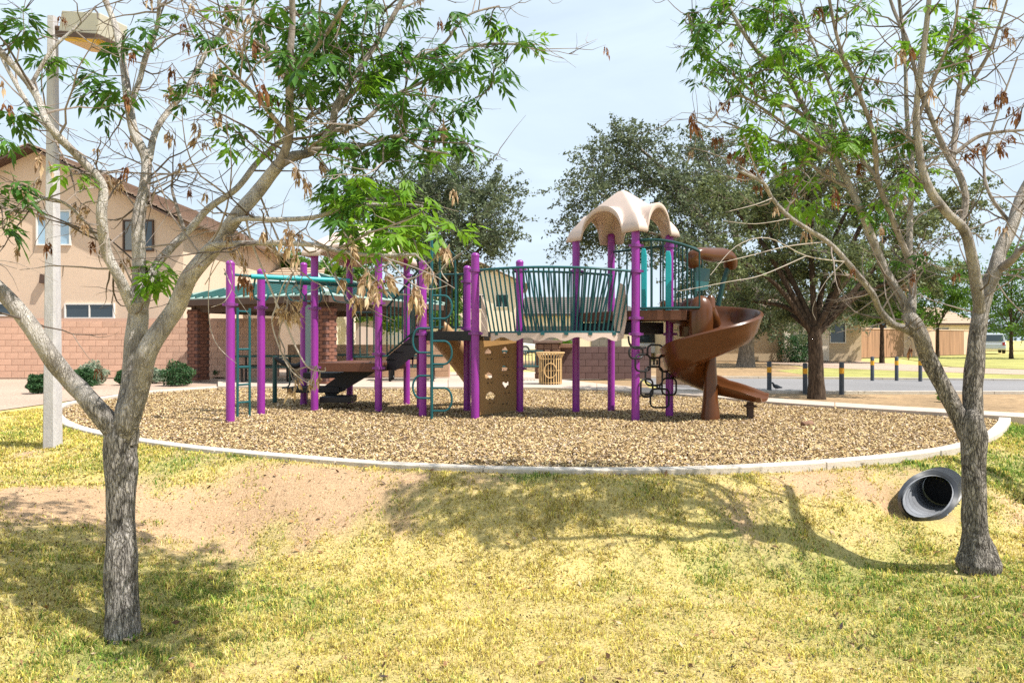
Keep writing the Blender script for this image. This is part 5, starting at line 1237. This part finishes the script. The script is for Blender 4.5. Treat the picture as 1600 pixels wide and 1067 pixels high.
RZ = [ (1170,60,90,70,38,'g',.1,.5), (1240,130,80,60,24,'g',.1,.5), (1130,110,45,40,9,'g',0,.3), (1090,50,20,50,6,'g',-.1,.2), (1270,60,80,60,18,'g',.2,.5), (1340,60,60,60,10,'g',.1,.5), (1280,215,55,32,11,'b',.1,.3), (1330,215,40,20,5,'b',.1,.3),
 (1160,210,30,20,4,'b',-.2,.2), (1215,235,60,25,7,'g',.1,.4), (1265,325,26,22,6,'b',.1,.2), (1240,272,20,14,3,'b',0,.2), (1360,210,22,18,5,'g',.1,.2), (1400,215,25,18,5,'g',.1,.2), (1430,285,22,22,4,'b',.1,.15), (1370,330,22,22,5,'g',.1,.15), (1420,400,12,16,2,'g',.1,.1), (1490,60,40,40,7,'g',.1,.4), (1480,120,30,30,5,'g',.1,.4), (1450,40,40,40,6,'g',0,.4), (1360,130,60,60,8,'g',.3,.4),
 (1200,-60,140,50,18,'g',.1,.6), (1400,-80,120,60,12,'g',.1,.6),
 (1175,272,26,20,7,'r',-.1,.15), (1078,185,12,12,3,'r',-.2,.1), (1135,150,14,14,2,'r',0,.1), (1155,240,14,14,3,'r',-.1,.1), (1120,215,12,10,2,'r',-.1,.1), (1225,248,8,14,2,'r',0,.1), (1345,250,10,14,2,'r',.1,.1), (1170,115,14,14,2,'r',0,.1), (1575,190,22,60,5,'r',.1,.3), (1540,230,30,20,4,'r',.1,.3), (1365,145,30,30,3,'r',.2,.3),(1310,150,20,20,2,'r',.2,.2) ]
RH = [([(1206,310),(1180,320),(1140,330)],1.2,-.35,-.5),([(1292,378),(1230,385),(1170,400),(1120,412)],1.4,-.2,-.5),([(1319,409),(1260,400),(1200,372),(1150,385),(1110,430)],1.4,-.2,-.6),([(1233,342),(1180,350),(1130,345)],1.0,-.3,-.4),([(1260,400),(1190,430),(1140,440),(1060,455)],1.2,-.3,-.6),([(1319,409),(1290,440),(1270,480),(1275,500)],1.0,-.1,-.1)]
ash_tree('ash_tree', 'slender ash tree with rust seed clusters in the right foreground', (1527,892), 5.14, TR, LR, RZ, RH, 23, lmat='bark_r', twig_n=260, lsc=1.0, twig_m='twig', mixb=.4)

# ------------------------------------------------------------------ trees further back
def spray_leaves(c, sprays, rr_):
    pass
def far_tree(name, label, base, trunk_r, limbs, clumps, nleaf, lsize, mleaf, mbark, seed, spray=1.0, trunk_top=None, lean=(0,0), nspray=26, droop=.25, group=None, twigm='twig_dark'):
    r_ = np.random.default_rng(seed); rr = random.Random(seed)
    root = empty(name, base, 0, label, 'tree', group)
    top = Vector((lean[0], lean[1], trunk_top))
    pts = smooth_path([Vector((0,0,-.15)), Vector((lean[0]*.15,lean[1]*.15,trunk_top*.3)), Vector((lean[0]*.6,lean[1]*.6,trunk_top*.7)), top], 5)
    MB().tube(pts, [trunk_r*(1.35-.35*min(1,i/4)) * (1-.3*i/len(pts)) for i in range(len(pts))], 14, rough=.12, seed=seed).build('trunk', M[mbark], root, smooth=True)
    tot = sum(c[3]*c[4]*c[5] for c in clumps)**1.0
    allV = []; tw = MB()
    wts = [(c[3]*c[4]*c[5])**.75 for c in clumps]; sw = sum(wts)
    for ci, (cx,cy,cz,rx,ry,rz_) in enumerate([c[:6] for c in clumps]):
        cc_ = Vector((cx,cy,cz))
        # limb to the clump
        st_ = pts[rr.randint(len(pts)-4, len(pts)-1)]
        midp = st_.lerp(cc_, .5) + Vector((rr.uniform(-.2,.2), rr.uniform(-.2,.2), .1*(cc_-st_).length))
        lp_ = smooth_path([st_, midp, cc_], 4)
        MB().tube(lp_, [trunk_r*.42*(1-.75*i/len(lp_)) for i in range(len(lp_))], 8, rough=.1, seed=seed).build('limb', M[mbark], root, smooth=True)
        nl = int(nleaf*wts[ci]/sw); ns = max(8, int(nspray*(rx*ry*rz_)**.33)); per = max(4, nl//ns)
        for k_ in range(ns):
            d = r_.normal(0,1,3); d /= np.linalg.norm(d); d[2] = d[2]*.85+.12
            s0 = np.array([cx,cy,cz]) + d*np.array([rx,ry,rz_])*r_.uniform(.0,.6)
            ln = r_.uniform(.45,1.5)*spray; e = d*np.array([rx,ry,rz_])*ln*.72 + r_.normal(0,.12,3)*np.array([rx,ry,rz_])
            t = r_.random(per)**.8
            p = s0 + e*t[:,None]; p[:,2] -= droop*np.linalg.norm(e)*(t**2)
            p += r_.normal(0,1,(per,3))*lsize*(.55+1.6*(1-t[:,None])**2)*1.5
            allV.append(p)
            tw.tube([Vector(s0), Vector(s0+e*.5-np.array([0,0,droop*np.linalg.norm(e)*.25])), Vector(s0+e-np.array([0,0,droop*np.linalg.norm(e)]))], [.012,.008,.003], 3, caps=False)
    p = np.concatenate(allV); m_ = len(p)
    a = r_.normal(0,1,(m_,3)); a /= np.linalg.norm(a,axis=1)[:,None]; b_ = r_.normal(0,1,(m_,3)); b_ -= (a*b_).sum(1)[:,None]*a; b_ /= np.linalg.norm(b_,axis=1)[:,None]
    sz = lsize*(.6+.8*r_.random((m_,1)))
    V = np.stack([p-a*sz, p-b_*sz*.42, p+a*sz, p+b_*sz*.42], 1).reshape(-1,3)
    o = npmesh('crown', V, np.arange(4*m_).reshape(-1,4), M[mleaf], root); o['kind'] = 'stuff'
    t_ = tw.build('twigs', M[twigm], root); t_['kind'] = 'stuff'
    return root
def cl(px_, py_, rx, ry, D, base, dd=0, rd=None):    # a clump given by its place in the view, relative to the base
    p = P(px_,py_,D+dd); return (p.x-base[0], p.y-base[1], p.z-base[2], rx/F*D, (rd or rx)/F*D, ry/F*D)
b = (G(1276,620).x, G(1276,620).y, -.05)
far_tree('shade_tree', 'dark trunked spreading shade tree standing by the bollards', b, .17, None,
  [cl(x,y,rx,ry,14.5,b,dd) for x,y,rx,ry,dd in ((1190,330,70,60,.5),(1260,280,80,60,0),(1340,300,80,60,.6),(1140,400,55,50,-.2),(1220,420,70,55,.8),(1310,400,75,55,-.3),(1400,360,70,60,.5),(1440,430,60,45,0),(1170,470,45,35,.4),(1370,450,60,40,.8),(1290,220,60,40,.8),(1330,475,60,35,1.2),(1235,490,50,28,1.0),(1490,330,55,55,.8),(1120,300,50,50,1),(1420,260,60,50,1.2))],
  52000, .042, 'leaf_far', 'bark_far', 41, trunk_top=1.55, lean=(-.05,0), nspray=46)
b = (P(1165,565,31).x, 31, -.05)
far_tree('big_shade_tree', 'large pale trunked grey green tree behind the slide', b, .36, None,
  [cl(x,y,rx,ry,31,b,dd) for x,y,rx,ry,dd in ((930,300,62,60,0),(975,250,70,50,1),(1050,290,80,70,0),(1130,300,85,70,2),(1000,360,70,45,-1),(920,370,48,38,1),(1080,370,70,50,-1),(1210,330,80,70,2),(1110,440,60,45,0),(1180,440,60,45,1),(1240,460,50,40,-1),(980,215,50,26,1),(1280,370,70,60,2),(1100,235,50,35,2),(1120,485,60,34,1),(1200,500,60,30,0),(1270,500,50,26,2))],
  60000, .085, 'leaf_far_d', 'bark_far2', 43, trunk_top=3.4, lean=(.3,0), nspray=40, spray=1.4)
b = (P(690,560,27).x, 27, -.05)
far_tree('grey_green_tree', 'feathery grey green tree rising behind the left tower roof', b, .26, None,
  [cl(x,y,rx,ry,27,b,dd) for x,y,rx,ry,dd in ((700,290,60,45,0),(760,310,48,40,0),(650,310,60,50,1),(720,360,70,45,-1),(770,370,36,34,0),(620,370,60,40,1),(680,410,70,30,0),(590,330,50,40,1))],
  42000, .07, 'leaf_far_d', 'bark_far', 47, trunk_top=3.0, lean=(.2,0), nspray=44, spray=1.6, droop=.05)
b = (P(400,560,34).x, 34, -.05)
far_tree('bushy_tree', 'leafy green tree showing over the green shelter roof', b, .2, None,
  [cl(x,y,rx,ry,34,b,dd) for x,y,rx,ry,dd in ((390,405,48,32,0),(440,420,50,28,1),(350,425,36,26,0),(500,430,50,28,1),(560,440,45,30,0))], 16000, .10, 'leaf_green', 'bark_far', 49, trunk_top=2.6, nspray=26, droop=.1)
b = (P(640,560,36).x, 36, -.05)
far_tree('bushy_tree', 'small leafy green tree behind the stair railing', b, .15, None,
  [cl(x,y,rx,ry,36,b,dd) for x,y,rx,ry,dd in ((600,495,45,25,0),(650,480,50,30,1),(695,495,40,28,0),(700,450,40,30,1))], 12000, .10, 'leaf_green', 'bark_far', 50, trunk_top=1.4, nspray=24, droop=.1)
for i, (x, D, lab, cls, tm) in enumerate([(1465,48,'bright green tree on the far lawn, left of its twin',((1455,450,45,40),(1490,470,40,35),(1440,490,30,28),(1500,430,36,30)),2.4),(1580,44,'bright green tree at the right edge of the far lawn',((1570,440,50,45),(1610,470,50,40),(1550,480,36,30),(1590,400,45,30),(1600,512,60,18),(1640,440,60,50)),2.2),
        (1378,36,'thin young street tree before the garden wall',((1378,470,40,30),(1350,490,30,22),(1405,485,32,22)),2.0),(1345,62,'leafy green tree rising beyond the hip roofed house',((1400,430,60,40),(1340,440,50,36)),3.5),(1520,75,'distant dark green tree behind the far right lawn',((1520,470,60,35),(1590,490,60,28),(1450,500,40,24),(1640,490,60,34),(1560,510,60,16),(1530,521,60,14),(1600,521,60,14),(1660,515,60,18)),3.0)]):
    b = ((x-800)/F*D, D, -.05)
    far_tree('street_tree' if i in (2,) else 'green_tree', lab, b, .12 if i < 3 else .2, None, [cl(px_,py_,rx,ry,D,b) for px_,py_,rx,ry in cls], 9000, .10 if D < 50 else .14, 'leaf_green' if i != 4 else 'leaf_shrub', 'bark_far', 60+i, trunk_top=tm, nspray=24, droop=.12)
# a tree just outside the frame whose shade falls on the right edge of the lawn
b = (8.0,5.6,gz(8.0,5.6))
far_tree('ash_tree', 'leafy tree out of frame shading the right lawn edge', b, .14, None, [(-.4,.1,3.0,.9,.9,.7),(.5,.5,3.4,.9,.9,.8),(-.1,.9,2.8,.8,.8,.6),(.3,-.5,3.2,.8,.8,.7)], 11000, .06, 'leaf', 'bark_r', 71, trunk_top=2.0, nspray=30)

# ------------------------------------------------------------------ shrubs
def shrub(name, label, loc, rx, rz_, n, ls, m, seed):
    r_ = np.random.default_rng(seed); root = empty(name, loc, 0, label, 'shrub')
    d = r_.normal(0,1,(n,3)); d /= np.linalg.norm(d,axis=1)[:,None]
    lump = 1+.18*np.sin(d[:,0]*5+seed)*np.cos(d[:,1]*4)+.12*np.sin(d[:,2]*7+seed*2)
    rad = (r_.random(n)**.28)*lump
    p = d*rad[:,None]*np.array([rx,rx,rz_]); p[:,2] = np.maximum(p[:,2]+rz_*.85, .02+.05*r_.random(n))
    a = d*.7+r_.normal(0,.6,(n,3)); a /= np.linalg.norm(a,axis=1)[:,None]; b_ = r_.normal(0,1,(n,3)); b_ -= (a*b_).sum(1)[:,None]*a; b_ /= np.linalg.norm(b_,axis=1)[:,None]
    s_ = ls*(.6+.8*r_.random((n,1))); V = np.stack([p-a*s_, p-b_*s_*.45, p+a*s_, p+b_*s_*.45], 1).reshape(-1,3)
    o = npmesh('foliage', V, np.arange(4*n).reshape(-1,4), M[m], root); o['kind'] = 'stuff'
    rr = random.Random(seed)
    for k_ in range(5):
        a_ = rr.uniform(0,6.28); MB().tube([(0,0,-.05),(.3*rx*math.cos(a_),.3*rx*math.sin(a_),rz_*.6),(.6*rx*math.cos(a_),.6*rx*math.sin(a_),rz_*1.1)], [.012,.009,.004], 5).build('stem', M['twig_dark'], root)
for i, (x, yb, wpx, hpx, lab, m) in enumerate([(59,614,30,30,'small dark green shrub left of the light pole','leaf_shrub'),(131,606,36,34,'dark green shrub just right of the light pole','leaf_shrub'),(143,601,44,36,'sage grey rounded shrub behind the pole side shrub','leaf_sage'),(194,601,22,24,'dark shrub half hidden by the left ash trunk','leaf_shrub'),(243,598,30,24,'sage grey low shrub beside the brick column','leaf_sage'),(277,602,46,38,'round dark green shrub beside the brick column','leaf_shrub'),(342,590,26,22,'small dark shrub right of the brick column','leaf_shrub'),
      (1243,566,52,48,'dark rounded hedge shrub behind the shade tree trunk','leaf_shrub'),(880,556,30,34,'small light green shrub beyond the shaded low wall','leaf_green'),(428,552,40,50,'light green bush by the navy sedan','leaf_green'),(1475,627,22,14,'small weedy plant on the bare soil by the right ash tree','leaf_green')]):
    g = G(x, yb, -.03)
    if g.y > 60: g = Vector(((x-800)/F*46, 46, -.03))
    shrub('shrub' if i != 10 else 'weed_plant', lab, g, wpx/2/F*g.y, hpx/2/F*g.y/.95, 2600 if i != 10 else 160, .035*max(1, g.y/19), m, 80+i)
# pigeon by the bollard and a stone in the chips
def bird(label, loc, rz):
    t = empty('pigeon', loc, rz, label, 'bird')
    pts = [(-.17,0,.10),(-.11,0,.105),(-.05,0,.115),(0,0,.125),(.05,0,.14),(.08,0,.17),(.095,0,.20),(.115,0,.215),(.135,0,.212),(.155,0,.205)]
    MB().tube(pts, [.012,.022,.042,.05,.044,.028,.022,.024,.018,.003], 10).build('body', M['bollard'], t, smooth=True)
    for s_ in (-1,1): MB().tube([(.0,s_*.02,.09),(.005,s_*.02,.0)], .004, 5).build('leg', M['brick'], t)
bird('small dark pigeon standing at the road edge by the bollard', (*G(1213,612,-.03)[:2], -.03), R(200))
st = G(1262,664); rk = MB()
bmx = bmesh.new(); bmesh.ops.create_icosphere(bmx, subdivisions=2, radius=1)
vs = [Vector((v.co.x*.10, v.co.y*.06, v.co.z*.045))*(1+.35*mnoise.noise(v.co*1.7)) for v in bmx.verts]; fs = [tuple(v.index for v in f.verts) for f in bmx.faces]; bmx.free()
o = rk.add(vs, fs).build('stone', M['stone'], smooth=True); o.location = (st.x, st.y, .02); tag(o, 'small dark stone lying on the wood chips right of slide', 'stone')
